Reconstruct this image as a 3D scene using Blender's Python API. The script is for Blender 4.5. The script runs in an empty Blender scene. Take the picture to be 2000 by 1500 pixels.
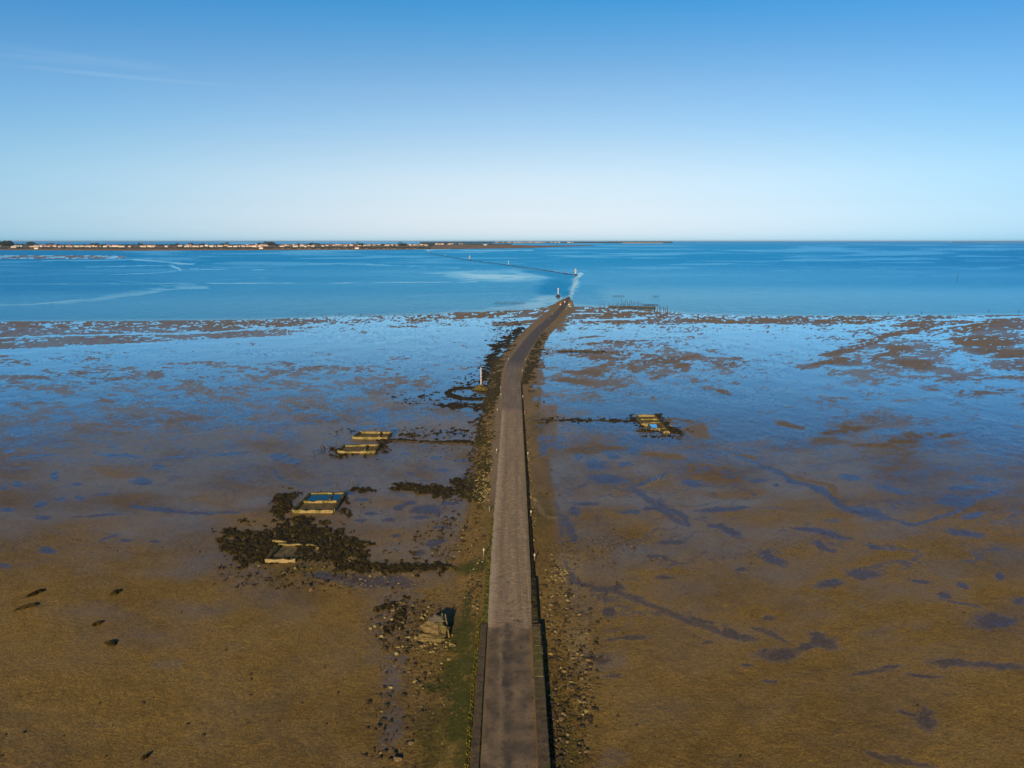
import bpy, bmesh, math, random
import numpy as np
from mathutils import Vector, Matrix
R = math.radians
random.seed(7); RNG = np.random.default_rng(11)
S = bpy.context.scene
COL = S.collection

# ------------------------------------------------------------------ camera
H = 42.0                      # drone height above the mud
FPX = 1333.333                # focal length in pixels of a 2000 px wide picture
HORIZON = 470.6
PITCH = math.atan((750 - HORIZON) / FPX)
cam_d = bpy.data.cameras.new('camera'); cam = bpy.data.objects.new('camera', cam_d); COL.objects.link(cam)
cam_d.sensor_width = 36; cam_d.lens = 24.0
cam_d.clip_start = 0.5; cam_d.clip_end = 200000
cam.location = (0, 0, H); cam.rotation_euler = (math.pi/2 - PITCH, 0, 0)
S.camera = cam
# ------------------------------------------------------------------ light
SUN_EL, SUN_AZ = 20.5, 12.0   # elevation; azimuth left of straight behind the camera
sdir = Vector((-math.sin(R(SUN_AZ))*math.cos(R(SUN_EL)), -math.cos(R(SUN_AZ))*math.cos(R(SUN_EL)), math.sin(R(SUN_EL))))
sun_d = bpy.data.lights.new('sun', 'SUN'); sun_d.energy = 5.0; sun_d.angle = R(0.5); sun_d.color = (1.0, 0.78, 0.50)
sun = bpy.data.objects.new('sun', sun_d); COL.objects.link(sun)
sun.rotation_euler = sdir.to_track_quat('Z', 'Y').to_euler(); sun.location = (0, 0, 300)
W = bpy.data.worlds.new('World'); S.world = W; W.use_nodes = True
S.view_settings.view_transform = 'Standard'; S.view_settings.look = 'None'
S.view_settings.exposure = 0.0; S.view_settings.gamma = 1.0
# elevation (deg) -> multiplier on the sky texture
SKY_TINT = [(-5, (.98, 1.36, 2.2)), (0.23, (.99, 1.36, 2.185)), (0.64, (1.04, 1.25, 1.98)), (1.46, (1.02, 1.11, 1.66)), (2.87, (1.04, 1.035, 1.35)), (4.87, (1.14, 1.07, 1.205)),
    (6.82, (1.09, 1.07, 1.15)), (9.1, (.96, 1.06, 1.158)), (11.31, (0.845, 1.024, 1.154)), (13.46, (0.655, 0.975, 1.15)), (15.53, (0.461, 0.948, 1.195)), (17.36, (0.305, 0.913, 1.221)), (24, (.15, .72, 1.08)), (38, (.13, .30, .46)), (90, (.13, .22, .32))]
#SKY_TINT_END
def build_world():
    nt = W.node_tree; nt.nodes.clear(); N = nt.nodes.new; L = nt.links.new
    out = N('ShaderNodeOutputWorld'); bg = N('ShaderNodeBackground'); bg.inputs['Strength'].default_value = 0.1
    sky = N('ShaderNodeTexSky'); sky.sky_type = 'NISHITA'; sky.sun_disc = False
    sky.sun_elevation = R(SUN_EL); sky.sun_rotation = math.atan2(sdir.x, sdir.y)
    sky.altitude = 40; sky.air_density = 1.0; sky.dust_density = 0.6; sky.ozone_density = 2.0
    tc = N('ShaderNodeTexCoord'); sp = N('ShaderNodeSeparateXYZ'); L(tc.outputs['Generated'], sp.inputs[0])
    asn = N('ShaderNodeMath'); asn.operation = 'ARCSINE'; L(sp.outputs['Z'], asn.inputs[0])
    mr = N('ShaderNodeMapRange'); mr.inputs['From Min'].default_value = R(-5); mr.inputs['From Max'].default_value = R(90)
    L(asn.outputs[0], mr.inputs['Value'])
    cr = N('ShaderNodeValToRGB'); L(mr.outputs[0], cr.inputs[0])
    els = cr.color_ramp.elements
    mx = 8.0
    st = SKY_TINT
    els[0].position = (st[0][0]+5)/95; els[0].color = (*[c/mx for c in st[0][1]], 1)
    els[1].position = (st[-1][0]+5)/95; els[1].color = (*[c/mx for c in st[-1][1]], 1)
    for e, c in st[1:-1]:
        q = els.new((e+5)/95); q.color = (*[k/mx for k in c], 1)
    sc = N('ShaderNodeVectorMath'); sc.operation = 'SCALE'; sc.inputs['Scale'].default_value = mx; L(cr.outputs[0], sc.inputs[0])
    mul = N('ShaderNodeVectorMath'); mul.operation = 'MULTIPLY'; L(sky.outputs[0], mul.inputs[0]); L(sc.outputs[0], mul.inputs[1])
    # thin cirrus streaks
    at = N('ShaderNodeMath'); at.operation = 'ARCTAN2'; L(sp.outputs['X'], at.inputs[0]); L(sp.outputs['Y'], at.inputs[1])
    a1 = N('ShaderNodeMath'); a1.operation = 'ABSOLUTE'; L(at.outputs[0], a1.inputs[0])
    a2 = N('ShaderNodeMath'); a2.operation = 'DIVIDE'; L(a1.outputs[0], a2.inputs[0]); a2.inputs[1].default_value = math.pi
    ar = N('ShaderNodeValToRGB'); L(a2.outputs[0], ar.inputs[0]); ae = ar.color_ramp.elements
    azs = [(0, (1, 1, 1)), (10, (.975, .999, 1.01)), (20, (.90, .997, 1.05)), (30, (.78, .993, 1.10)), (38, (.70, .98, 1.14)), (75, (.80, .78, .82)), (180, (.80, .66, .62))]
    ae[0].position = 0; ae[0].color = (*[k/1.25 for k in azs[0][1]], 1); ae[1].position = 1; ae[1].color = (*[k/1.25 for k in azs[-1][1]], 1)
    for d_, c_ in azs[1:-1]: q_ = ae.new(d_/180); q_.color = (*[k/1.25 for k in c_], 1)
    am = N('ShaderNodeVectorMath'); am.operation = 'SCALE'; am.inputs['Scale'].default_value = 1.25; L(ar.outputs[0], am.inputs[0])
    m2 = N('ShaderNodeVectorMath'); m2.operation = 'MULTIPLY'; L(mul.outputs[0], m2.inputs[0]); L(am.outputs[0], m2.inputs[1]); mul = m2
    cb = N('ShaderNodeCombineXYZ'); L(at.outputs[0], cb.inputs[0]); L(asn.outputs[0], cb.inputs[1])
    mp = N('ShaderNodeMapping'); mp.inputs['Scale'].default_value = (3.2, 75, 1); L(cb.outputs[0], mp.inputs[0])
    nz = N('ShaderNodeTexNoise'); nz.inputs['Scale'].default_value = 1.6; nz.inputs['Detail'].default_value = 6; L(mp.outputs[0], nz.inputs['Vector'])
    def bump(src, c, w):
        a = N('ShaderNodeMath'); a.operation = 'SUBTRACT'; L(src, a.inputs[0]); a.inputs[1].default_value = c
        b = N('ShaderNodeMath'); b.operation = 'DIVIDE'; L(a.outputs[0], b.inputs[0]); b.inputs[1].default_value = w
        d = N('ShaderNodeMath'); d.operation = 'MULTIPLY'; L(b.outputs[0], d.inputs[0]); L(b.outputs[0], d.inputs[1])
        e = N('ShaderNodeMath'); e.operation = 'SUBTRACT'; e.use_clamp = True; e.inputs[0].default_value = 1; L(d.outputs[0], e.inputs[1])
        return e.outputs[0]
    tot = None
    for az, el, wa, we, k in ((-30.5, 11.9, 6.5, .45, .55), (-27.8, 11.0, 9, .16, .8), (-16.0, 8.1, 7, .14, .55), (-34, 11.5, 5, .25, .5)):
        p = N('ShaderNodeMath'); p.operation = 'MULTIPLY'; L(bump(at.outputs[0], R(az), R(wa)), p.inputs[0]); L(bump(asn.outputs[0], R(el), R(we)), p.inputs[1])
        q = N('ShaderNodeMath'); q.operation = 'MULTIPLY'; L(p.outputs[0], q.inputs[0]); q.inputs[1].default_value = k
        if tot is None: tot = q.outputs[0]
        else:
            t = N('ShaderNodeMath'); t.operation = 'ADD'; L(tot, t.inputs[0]); L(q.outputs[0], t.inputs[1]); tot = t.outputs[0]
    r2 = N('ShaderNodeMapRange'); r2.inputs['From Min'].default_value = .3; r2.inputs['From Max'].default_value = .75; L(nz.outputs[0], r2.inputs['Value'])
    f = N('ShaderNodeMath'); f.operation = 'MULTIPLY'; L(tot, f.inputs[0]); L(r2.outputs[0], f.inputs[1])
    f2 = N('ShaderNodeMath'); f2.operation = 'MULTIPLY'; L(f.outputs[0], f2.inputs[0]); f2.inputs[1].default_value = .20
    mix = N('ShaderNodeMix'); mix.data_type = 'RGBA'; L(f2.outputs[0], mix.inputs['Factor']); L(mul.outputs[0], mix.inputs['A']); mix.inputs['B'].default_value = (6.2, 7.6, 8.6, 1)
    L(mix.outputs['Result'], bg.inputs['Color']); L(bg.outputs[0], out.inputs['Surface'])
build_world()

# ------------------------------------------------------------------ geometry helpers
CP, SP = math.cos(PITCH), math.sin(PITCH)
def G(px, py, z=0.0):
    """ground point (x, y) at height z seen at picture position px, py"""
    px = np.asarray(px, float); d = (np.asarray(py, float) - 750) / FPX
    t = (H - z) / (SP + d*CP)
    return (px - 1000)/FPX*t, (CP - d*SP)*t
def UV(x, y, z=0.0):
    dep = y*CP + (H - z)*SP
    dep = np.where(dep < 5, 5, dep)
    return 1000 + x/dep*FPX, 750 + ((H - z)*CP - y*SP)/dep*FPX
def pxm(py):                                   # picture pixels per metre there
    x, y = G(1000, py); return FPX/(y*CP + H*SP)

def hash2(ix, iy, seed):
    h = (ix.astype(np.int64)*374761393 + iy.astype(np.int64)*668265263 + seed*1442695041) & 0xFFFFFFFF
    h = ((h ^ (h >> 13))*1274126177) & 0xFFFFFFFF
    h = ((h ^ (h >> 16))*2246822519) & 0xFFFFFFFF
    return ((h ^ (h >> 15)) & 0xFFFFFF)/float(0xFFFFFF)
def vn(x, y, seed=0):
    x0 = np.floor(x); y0 = np.floor(y); fx = x-x0; fy = y-y0
    fx = fx*fx*(3-2*fx); fy = fy*fy*(3-2*fy)
    a = hash2(x0, y0, seed); b = hash2(x0+1, y0, seed); c = hash2(x0, y0+1, seed); d = hash2(x0+1, y0+1, seed)
    return (a*(1-fx)+b*fx)*(1-fy) + (c*(1-fx)+d*fx)*fy
def fbm(x, y, o=4, seed=0, g=.5):
    s = 0; a = 1; t = 0
    for i in range(o):
        cs, sn = math.cos(.6*i), math.sin(.6*i)
        s = s + a*vn((x*cs-y*sn)*2**i + 17.3*i, (x*sn+y*cs)*2**i - 9.1*i, seed+i*31); t += a; a *= g
    return s/t
def ss(a, b, x):
    t = np.clip((x-a)/(b-a), 0, 1); return t*t*(3-2*t)

# ------------------------------------------------------------------ the causeway's plan
RD = np.array([  # picture y, left edge x, right edge x, height
    (1500, 936, 1051, .95), (1350, 944, 1044.5, .95), (1220, 951.5, 1038.5, .95), (1100, 957.5, 1036, .9), (1000, 964.5, 1030.5, .85), (930, 970.5, 1027, .8),
    (850, 977, 1022.5, .75), (800, 980, 1020, .7), (760, 982.5, 1017.8, .65), (740, 984.5, 1017.2, .6), (720, 987.5, 1019.5, .55), (700, 996, 1026.5, .5),
    (685, 1008, 1034.5, .45), (664, 1024, 1047, .4), (650, 1036, 1057.5, .35), (640, 1047, 1067, .3), (630, 1058.5, 1077, .28), (620, 1070, 1087, .25),
    (610, 1082.5, 1096, .2), (600, 1092.5, 1104.5, .16), (590, 1099, 1110.5, .1), (582, 1105, 1114, .03), (577, 1107.5, 1116, -.12)])
lx, ly = G(RD[:, 1], RD[:, 0], RD[:, 3]); rx_, ry_ = G(RD[:, 2], RD[:, 0], RD[:, 3])
RY = ly.copy(); RL = lx.copy(); RR = rx_.copy(); RH = RD[:, 3].copy()
d0 = (RL[2]-RL[0])/(RY[2]-RY[0]); d1 = (RR[2]-RR[0])/(RY[2]-RY[0])
RY = np.concatenate([[-90.], RY]); RL = np.concatenate([[RL[0]+d0*(-90-ly[0])], RL]); RR = np.concatenate([[RR[0]+d1*(-90-ly[0])], RR]); RH = np.concatenate([[.95], RH])
# smooth the plan a little
def resample(y):
    k = np.linspace(-1, 1, 5)*np.maximum(2.0, y[..., None]*0.018)
    f = lambda A: np.interp(y[..., None]+k, RY, A).mean(-1)
    return f(RL), f(RR), f(RH)
YT = np.concatenate([np.arange(-90, 60, 2.0), np.geomspace(60, RY[-1], 420)])
LT, RT, HT = resample(YT)
def road_at(y): return np.interp(y, YT, LT), np.interp(y, YT, RT), np.interp(y, YT, HT)
Y_END = RY[-1]
Y_WALL0 = float(G(1010, 742, .6)[1])       # the right hand retaining wall stops here
def vY(v, z=0): return float(G(1000, v, z)[1])

SH = np.array([(-1500, 634), (-600, 631), (0, 628), (250, 626.5), (500, 624), (650, 618), (790, 615.5), (850, 614), (885, 609.5), (950, 607.5), (1000, 605.5),
    (1040, 603.5), (1070, 597.5), (1083, 593), (1092, 587.5), (1100, 583.5), (1107, 581), (1114, 581.5), (1119, 590), (1121, 597.5), (1190, 600), (1285, 604),
    (1300, 607), (1340, 613), (1500, 617), (2000, 614.5), (2600, 614), (4000, 614)], float)
def shore(u): return np.interp(u, SH[:, 0], SH[:, 1])

def ground_z(x, y, u, v, full=False):
    """height of the mud, causeway banks included"""
    L_, R_, h = road_at(np.minimum(y, Y_END))
    la = np.log(np.maximum(y, 15)+20)
    nz = fbm(x/7, y/9, 4, 3)-.5
    z = .10*nz + .05*(fbm(x/1.1, y/1.4, 3, 5)-.5)*(1-ss(120, 260, y))
    z = z + (.045*(fbm(x/.42, y/.5, 3, 6)-.5) + .03*(fbm(x/1.3+9, y/.9, 2, 16)-.5))*(1-ss(70, 130, y))
    z *= 1-ss(300, 420, y)*.8
    # beyond the shoreline it dips below the sea
    sh = shore(u) + 2.2*(fbm(u/38, v/3.5, 4, 8)-.5)
    dsea = sh - v
    z = z + .06 - ss(-.3, 1.2, dsea)*1.2
    # low bars of mud standing out of the water far off on the left
    bar = ss(5.5, 3.0, np.abs(v-502.3)-1.0*(fbm(u/120, v/4, 3, 12)-.5)*2)*ss(380, 200, u+20*(v-502)/5)*ss(.30, .42, fbm(u/90, v/1.3, 4, 13)+.10*ss(250, 0, u))
    bar = np.maximum(bar, ss(.8, .1, np.abs(v-501.2+ .5*vn(u/50, v*0, 3)))*ss(470, 430, u)*ss(100, 150, u))
    z = np.where((v < 560), -1.15 + 1.35*bar, z)
    # causeway banks
    on = (y < Y_END)
    dL = L_-x; dR = x-R_
    k = .35*(fbm(x/1.7, y/2.5, 3, 9)-.5)
    wl = 1.0+.5*ss(1050, 850, v)
    bl = ss(wl+3.6, wl, dL + k*2)*(dL > -1)
    br = ss(4.2, .5, dR + k*2)*(dR > -1)*ss(Y_WALL0-1, Y_WALL0+3, y)
    core = (x > L_-1) & (x < R_+.3)
    zz = np.maximum(bl*np.where(dL > -.6, 1, 0), br*np.where(dR > -.6, 1, 0))*(h-.06)
    zz = zz + ss(.1, .6, bl)*ss(1, .7, bl)*k*.5
    z = np.where(on & (zz > .004), np.maximum(z, zz), z)
    inside = on & (dL < -.5) & (dR < -.15)
    z = np.where(inside, np.minimum(z, h-.35), z)
    return z

def link(name, me, mats, parent=None):
    o = bpy.data.objects.new(name, me); COL.objects.link(o)
    for m in (mats if isinstance(mats, (list, tuple)) else [mats]): me.materials.append(m)
    if parent is not None: o.parent = parent
    return o
def grid_mesh(name, X, Y, Z, smooth=True, mask=None):
    nr, nc = X.shape
    co = np.stack([X, Y, Z], -1).reshape(-1, 3).astype(np.float32)
    a = np.arange(nr*nc).reshape(nr, nc)
    q = np.stack([a[:-1, :-1], a[:-1, 1:], a[1:, 1:], a[1:, :-1]], -1).reshape(-1, 4)
    used = None
    if mask is not None:
        q = q[mask.reshape(-1)]
        used, inv = np.unique(q, return_inverse=True); q = inv.reshape(-1, 4); co = co[used]
    me = bpy.data.meshes.new(name)
    me.vertices.add(len(co)); me.vertices.foreach_set('co', co.ravel())
    me.loops.add(q.size); me.loops.foreach_set('vertex_index', q.ravel().astype(np.int32))
    me.polygons.add(len(q)); me.polygons.foreach_set('loop_start', np.arange(0, q.size, 4, dtype=np.int32))
    me.polygons.foreach_set('loop_total', np.full(len(q), 4, np.int32))
    me.polygons.foreach_set('use_smooth', np.full(len(q), smooth, bool))
    me.update(calc_edges=True)
    return me, used
def attr(me, name, arr, used=None):
    A = me.attributes.new(name, 'FLOAT_COLOR', 'POINT')
    arr = arr.reshape(-1, 4)
    if used is not None: arr = arr[used]
    A.data.foreach_set('color', arr.astype(np.float32).ravel())
def tag(o, label=None, cat=None, group=None, kind=None):
    if label: o['label'] = label
    if cat: o['category'] = cat
    if group: o['group'] = group
    if kind: o['kind'] = kind
    return o
def empty(name, loc, rz=0):
    o = bpy.data.objects.new(name, None); COL.objects.link(o); o.location = loc; o.rotation_euler = (0, 0, rz); o.empty_display_size = .5
    return o
def copy_tree(o, parent=None):
    c = o.copy(); COL.objects.link(c)
    if parent is not None: c.parent = parent
    for ch in list(o.children): copy_tree(ch, c)
    return c

class MB:
    def __init__(s): s.v = []; s.f = []; s.mi = []
    def add(s, vs, fs, mi=0):
        b = len(s.v); s.v += [tuple(p) for p in vs]
        s.f += [tuple(i+b for i in f) for f in fs]; s.mi += [mi]*len(fs)
    def box(s, c, d, rz=0, taper=1.0, mi=0, jit=0):
        x, y, z = d[0]/2, d[1]/2, d[2]/2
        vs = []
        for zz, k in ((-z, 1), (z, taper)):
            for sx, sy in ((-1, -1), (1, -1), (1, 1), (-1, 1)):
                px, py = sx*x*k+random.uniform(-jit, jit), sy*y*k+random.uniform(-jit, jit)
                vs.append((c[0]+px*math.cos(rz)-py*math.sin(rz), c[1]+px*math.sin(rz)+py*math.cos(rz), c[2]+zz+random.uniform(-jit, jit)))
        s.add(vs, [(0, 3, 2, 1), (4, 5, 6, 7), (0, 1, 5, 4), (1, 2, 6, 5), (2, 3, 7, 6), (3, 0, 4, 7)], mi)
    def tube(s, p0, p1, r0, r1=None, n=8, mi=0, cap=True):
        p0 = Vector(p0); p1 = Vector(p1); r1 = r0 if r1 is None else r1
        ax = (p1-p0).normalized(); t = Vector((1, 0, 0)) if abs(ax.x) < .9 else Vector((0, 1, 0))
        a = ax.cross(t).normalized(); b = ax.cross(a)
        vs = []
        for p, r in ((p0, r0), (p1, r1)):
            for i in range(n):
                an = 2*math.pi*i/n; vs.append(p+a*math.cos(an)*r+b*math.sin(an)*r)
        fs = [(i, (i+1) % n, n+(i+1) % n, n+i) for i in range(n)]
        if cap: fs += [tuple(range(n-1, -1, -1)), tuple(range(n, 2*n))]
        s.add(vs, fs, mi)
    def build(s, name, mats, parent=None, smooth=False, bevel=0):
        me = bpy.data.meshes.new(name); me.from_pydata([tuple(v) for v in s.v], [], s.f)
        for p, m in zip(me.polygons, s.mi): p.material_index = m; p.use_smooth = smooth
        me.update()
        bm = bmesh.new(); bm.from_mesh(me); bmesh.ops.recalc_face_normals(bm, faces=bm.faces)
        if bevel: bmesh.ops.bevel(bm, geom=bm.edges[:], offset=bevel, segments=2, affect='EDGES')
        bm.to_mesh(me); bm.free()
        return link(name, me, mats, parent)

# ------------------------------------------------------------------ materials
def mat(name): 
    m = bpy.data.materials.new(name); m.use_nodes = True; m.node_tree.nodes.clear(); return m, m.node_tree
class NT:
    def __init__(s, name):
        s.m, s.t = mat(name)
        s.out = s.t.nodes.new('ShaderNodeOutputMaterial')
    def n(s, k, **kw):
        q = s.t.nodes.new('ShaderNode'+k)
        for a, b in kw.items(): setattr(q, a, b)
        return q
    def l(s, a, b): s.t.links.new(a, b)
    def put(s, sock, val):
        if hasattr(val, 'is_output'): s.l(val, sock)
        else: sock.default_value = val
    def noise(s, scale, detail=4, rough=.55, vec=None, dist=0, dim=None):
        q = s.n('TexNoise'); q.inputs['Scale'].default_value = scale; q.inputs['Detail'].default_value = detail; q.inputs['Roughness'].default_value = rough; q.inputs['Distortion'].default_value = dist
        if vec is not None: s.l(vec, q.inputs['Vector'])
        return q.outputs['Fac']
    def math(s, op, a, b=0.0, clamp=False):
        q = s.n('Math', operation=op, use_clamp=clamp); s.put(q.inputs[0], a); s.put(q.inputs[1], b); return q.outputs[0]
    def rng(s, v, a, b, c=0.0, d=1.0):
        q = s.n('MapRange'); s.put(q.inputs['Value'], v); s.put(q.inputs['From Min'], a); s.put(q.inputs['From Max'], b); s.put(q.inputs['To Min'], c); s.put(q.inputs['To Max'], d); return q.outputs[0]
    def mix(s, f, a, b):
        q = s.n('Mix', data_type='RGBA'); s.put(q.inputs['Factor'], f)
        s.put(q.inputs['A'], a if hasattr(a, 'is_output') else (*a, 1)); s.put(q.inputs['B'], b if hasattr(b, 'is_output') else (*b, 1)); return q.outputs['Result']
    def obj(s, scale=None):
        q = s.n('TexCoord').outputs['Object']
        if scale is not None:
            m = s.n('Mapping'); m.inputs['Scale'].default_value = scale; s.l(q, m.inputs[0]); q = m.outputs[0]
        return q
    def pos(s, scale=None):
        q = s.n('NewGeometry').outputs['Position']
        if scale is not None:
            m = s.n('Mapping'); m.inputs['Scale'].default_value = scale; s.l(q, m.inputs[0]); q = m.outputs[0]
        return q
    def bump(s, h, strength, dist):
        q = s.n('Bump'); s.put(q.inputs['Strength'], strength); q.inputs['Distance'].default_value = dist; s.l(h, q.inputs['Height']); return q.outputs[0]
    def prin(s, col, rough=.8, nrm=None, spec=.5, metal=0):
        q = s.n('BsdfPrincipled'); s.put(q.inputs['Base Color'], col if hasattr(col, 'is_output') else (*col, 1)); s.put(q.inputs['Roughness'], rough)
        s.put(q.inputs['Specular IOR Level'], spec); s.put(q.inputs['Metallic'], metal)
        if nrm is not None: s.l(nrm, q.inputs['Normal'])
        return q.outputs[0]
    def done(s, sh): s.l(sh, s.out.inputs['Surface']); return s.m
def simple(name, c1, c2, scale=3, rough=.85, bump=.3, dist=.03, spec=.3, detail=5):
    t = NT(name); p = t.pos()
    n = t.noise(scale, detail, .6, p); n2 = t.noise(scale*6.3, 3, .6, p)
    c = t.mix(t.rng(n, .35, .65), c1, c2)
    return t.done(t.prin(c, rough, t.bump(n2, bump, dist), spec))

def m_mud():
    t = NT('mud'); p = t.pos()
    A = t.n('Attribute', attribute_name='fa'); B = t.n('Attribute', attribute_name='fb')
    sa = t.n('SeparateColor'); t.l(A.outputs['Color'], sa.inputs[0]); sb = t.n('SeparateColor'); t.l(B.outputs['Color'], sb.inputs[0])
    wet, damp, green = sa.outputs[0], sa.outputs[1], sa.outputs[2]
    tone, pale, sandy = sb.outputs[0], sb.outputs[1], sb.outputs[2]
    fine = t.noise(5.5, 6, .72, p); mid = t.noise(.55, 5, .6, p); grain = t.noise(16, 3, .7, p)
    c = t.mix(t.rng(t.math('ADD', mid, t.math('MULTIPLY', tone, .9)), .55, 1.25), (.140, .088, .026), (.325, .212, .056))
    c = t.mix(t.math('MULTIPLY', t.rng(fine, .40, .60), .62), c, (.075, .045, .016))
    med = t.noise(2.3, 5, .7, t.pos((.8, 1.3, 1))); c = t.mix(t.math('MULTIPLY', t.rng(med, .46, .60), .30), c, (.070, .045, .024)); c = t.mix(t.math('MULTIPLY', t.rng(t.noise(8.5, 3, .65, p), .55, .66), .5), c, (.36, .235, .08))
    spk = t.rng(grain, .66, .74); c = t.mix(t.math('MULTIPLY', spk, t.rng(tone, .3, .9, .05, .55)), c, (.46, .34, .15))
    c = t.mix(sandy, c, t.mix(t.rng(fine, .35, .65), (.20, .145, .08), (.30, .22, .13)))
    c = t.mix(t.math('MULTIPLY', green, .85), c, t.mix(t.rng(fine, .4, .6), (.018, .032, .006), (.070, .090, .015)))
    c = t.mix(t.math('MULTIPLY', pale, t.rng(grain, .45, .62)), c, (.42, .33, .2))
    grit = A.outputs['Alpha']; vo = t.n('TexVoronoi'); vo.inputs['Scale'].default_value = 3.2; t.l(p, vo.inputs['Vector']); sv = t.n('SeparateColor'); t.l(vo.outputs['Color'], sv.inputs[0])
    blob = t.math('MULTIPLY', t.rng(vo.outputs['Distance'], .42, .25), grit)
    c = t.mix(t.math('MULTIPLY', blob, t.rng(sv.outputs[0], .55, .60)), c, (.022, .016, .008)); c = t.mix(t.math('MULTIPLY', blob, t.math('MULTIPLY', t.rng(sv.outputs[0], .10, .05), .8)), c, (.50, .38, .17))
    c = t.mix(t.math('MULTIPLY', grit, t.rng(med, .50, .58, 0, .75)), c, (.045, .032, .014))
    # standing film of water: edge broken up by the fine relief
    yp = t.n('SeparateXYZ'); t.l(p, yp.inputs[0]); yp = yp.outputs[1]; far = t.rng(yp, 90, 230)
    w = t.rng(t.math('ADD', wet, t.math('MULTIPLY', t.math('SUBTRACT', t.math('ADD', t.math('MULTIPLY', fine, .5), t.math('MULTIPLY', med, .5)), .5), t.rng(far, 0, 1, .9, .12))), t.rng(far, 0, 1, .30, .44), t.rng(far, 0, 1, .78, .58))
    w = t.math('MULTIPLY', w, t.rng(yp, 60, 200, .78, 1.0))
    c = t.mix(w, c, (.048, .036, .028))
    c = t.mix(t.math('MULTIPLY', damp, .45), c, (.098, .068, .050))
    rough = t.rng(damp, 0, 1, .75, .33)
    rough = t.n('Mix', data_type='FLOAT').outputs[0] if False else rough
    c = t.mix(t.math('MULTIPLY', t.rng(B.outputs['Alpha'], .50, .34), .4), c, (.05, .036, .022))
    hb = t.math('ADD', t.math('MULTIPLY', fine, 1.0), t.math('MULTIPLY', grain, .35))
    nb = t.bump(t.math('ADD', hb, med), .85, .09)
    base = t.prin(c, rough, nb, t.rng(damp, 0, 1, .08, .95))
    nb2 = t.bump(t.noise(2.2, 4, .6, t.pos((1, .45, 1))), .20, .03)
    fr = t.n('Fresnel'); fr.inputs['IOR'].default_value = 1.45; t.l(nb2, fr.inputs['Normal'])
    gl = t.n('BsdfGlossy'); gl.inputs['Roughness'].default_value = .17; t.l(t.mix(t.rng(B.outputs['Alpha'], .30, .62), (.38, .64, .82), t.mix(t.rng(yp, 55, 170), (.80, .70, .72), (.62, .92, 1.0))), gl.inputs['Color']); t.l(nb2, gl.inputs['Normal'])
    df = t.n('BsdfDiffuse'); t.l(c, df.inputs['Color'])
    ms = t.n('MixShader'); t.l(t.math('MULTIPLY', t.math('SUBTRACT', fr.outputs[0], .052), 2.0, True), ms.inputs[0]); t.l(df.outputs[0], ms.inputs[1]); t.l(gl.outputs[0], ms.inputs[2])
    m2 = t.n('MixShader'); t.l(w, m2.inputs[0]); t.l(base, m2.inputs[1]); t.l(ms.outputs[0], m2.inputs[2])
    return t.done(m2.outputs[0])

def m_sea():
    t = NT('sea'); 
    A = t.n('Attribute', attribute_name='fa'); sa = t.n('SeparateColor'); t.l(A.outputs['Color'], sa.inputs[0])
    calm, dark, foam = sa.outputs[0], sa.outputs[1], sa.outputs[2]
    p = t.pos((.30, .12, 1)); n1 = t.noise(1.0, 6, .62, p, .3); n2 = t.noise(.16, 4, .6, p)
    st = t.rng(calm, 0, 1, .80, .10)
    nb = t.bump(t.math('ADD', n1, t.math('MULTIPLY', n2, .8)), st, 1.0)
    c = t.mix(dark, (.008, .080, .165), (.005, .035, .07))
    fr = t.n('Fresnel'); fr.inputs['IOR'].default_value = 1.34; t.l(nb, fr.inputs['Normal'])
    gl = t.n('BsdfGlossy'); t.l(t.rng(calm, 0, 1, .30, .10), gl.inputs['Roughness']); t.l(t.mix(calm, (.10, .72, .98), (.62, .90, 1.0)), gl.inputs['Color']); t.l(nb, gl.inputs['Normal'])
    df = t.n('BsdfDiffuse'); t.l(c, df.inputs['Color'])
    ms = t.n('MixShader'); t.l(fr.outputs[0], ms.inputs[0]); t.l(df.outputs[0], ms.inputs[1]); t.l(gl.outputs[0], ms.inputs[2])
    fo = t.n('BsdfDiffuse'); fo.inputs['Color'].default_value = (.7, .75, .78, 1)
    m2 = t.n('MixShader'); t.l(t.math('MULTIPLY', foam, t.rng(n1, .42, .62)), m2.inputs[0]); t.l(ms.outputs[0], m2.inputs[1]); t.l(fo.outputs[0], m2.inputs[2])
    return t.done(m2.outputs[0])

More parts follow.
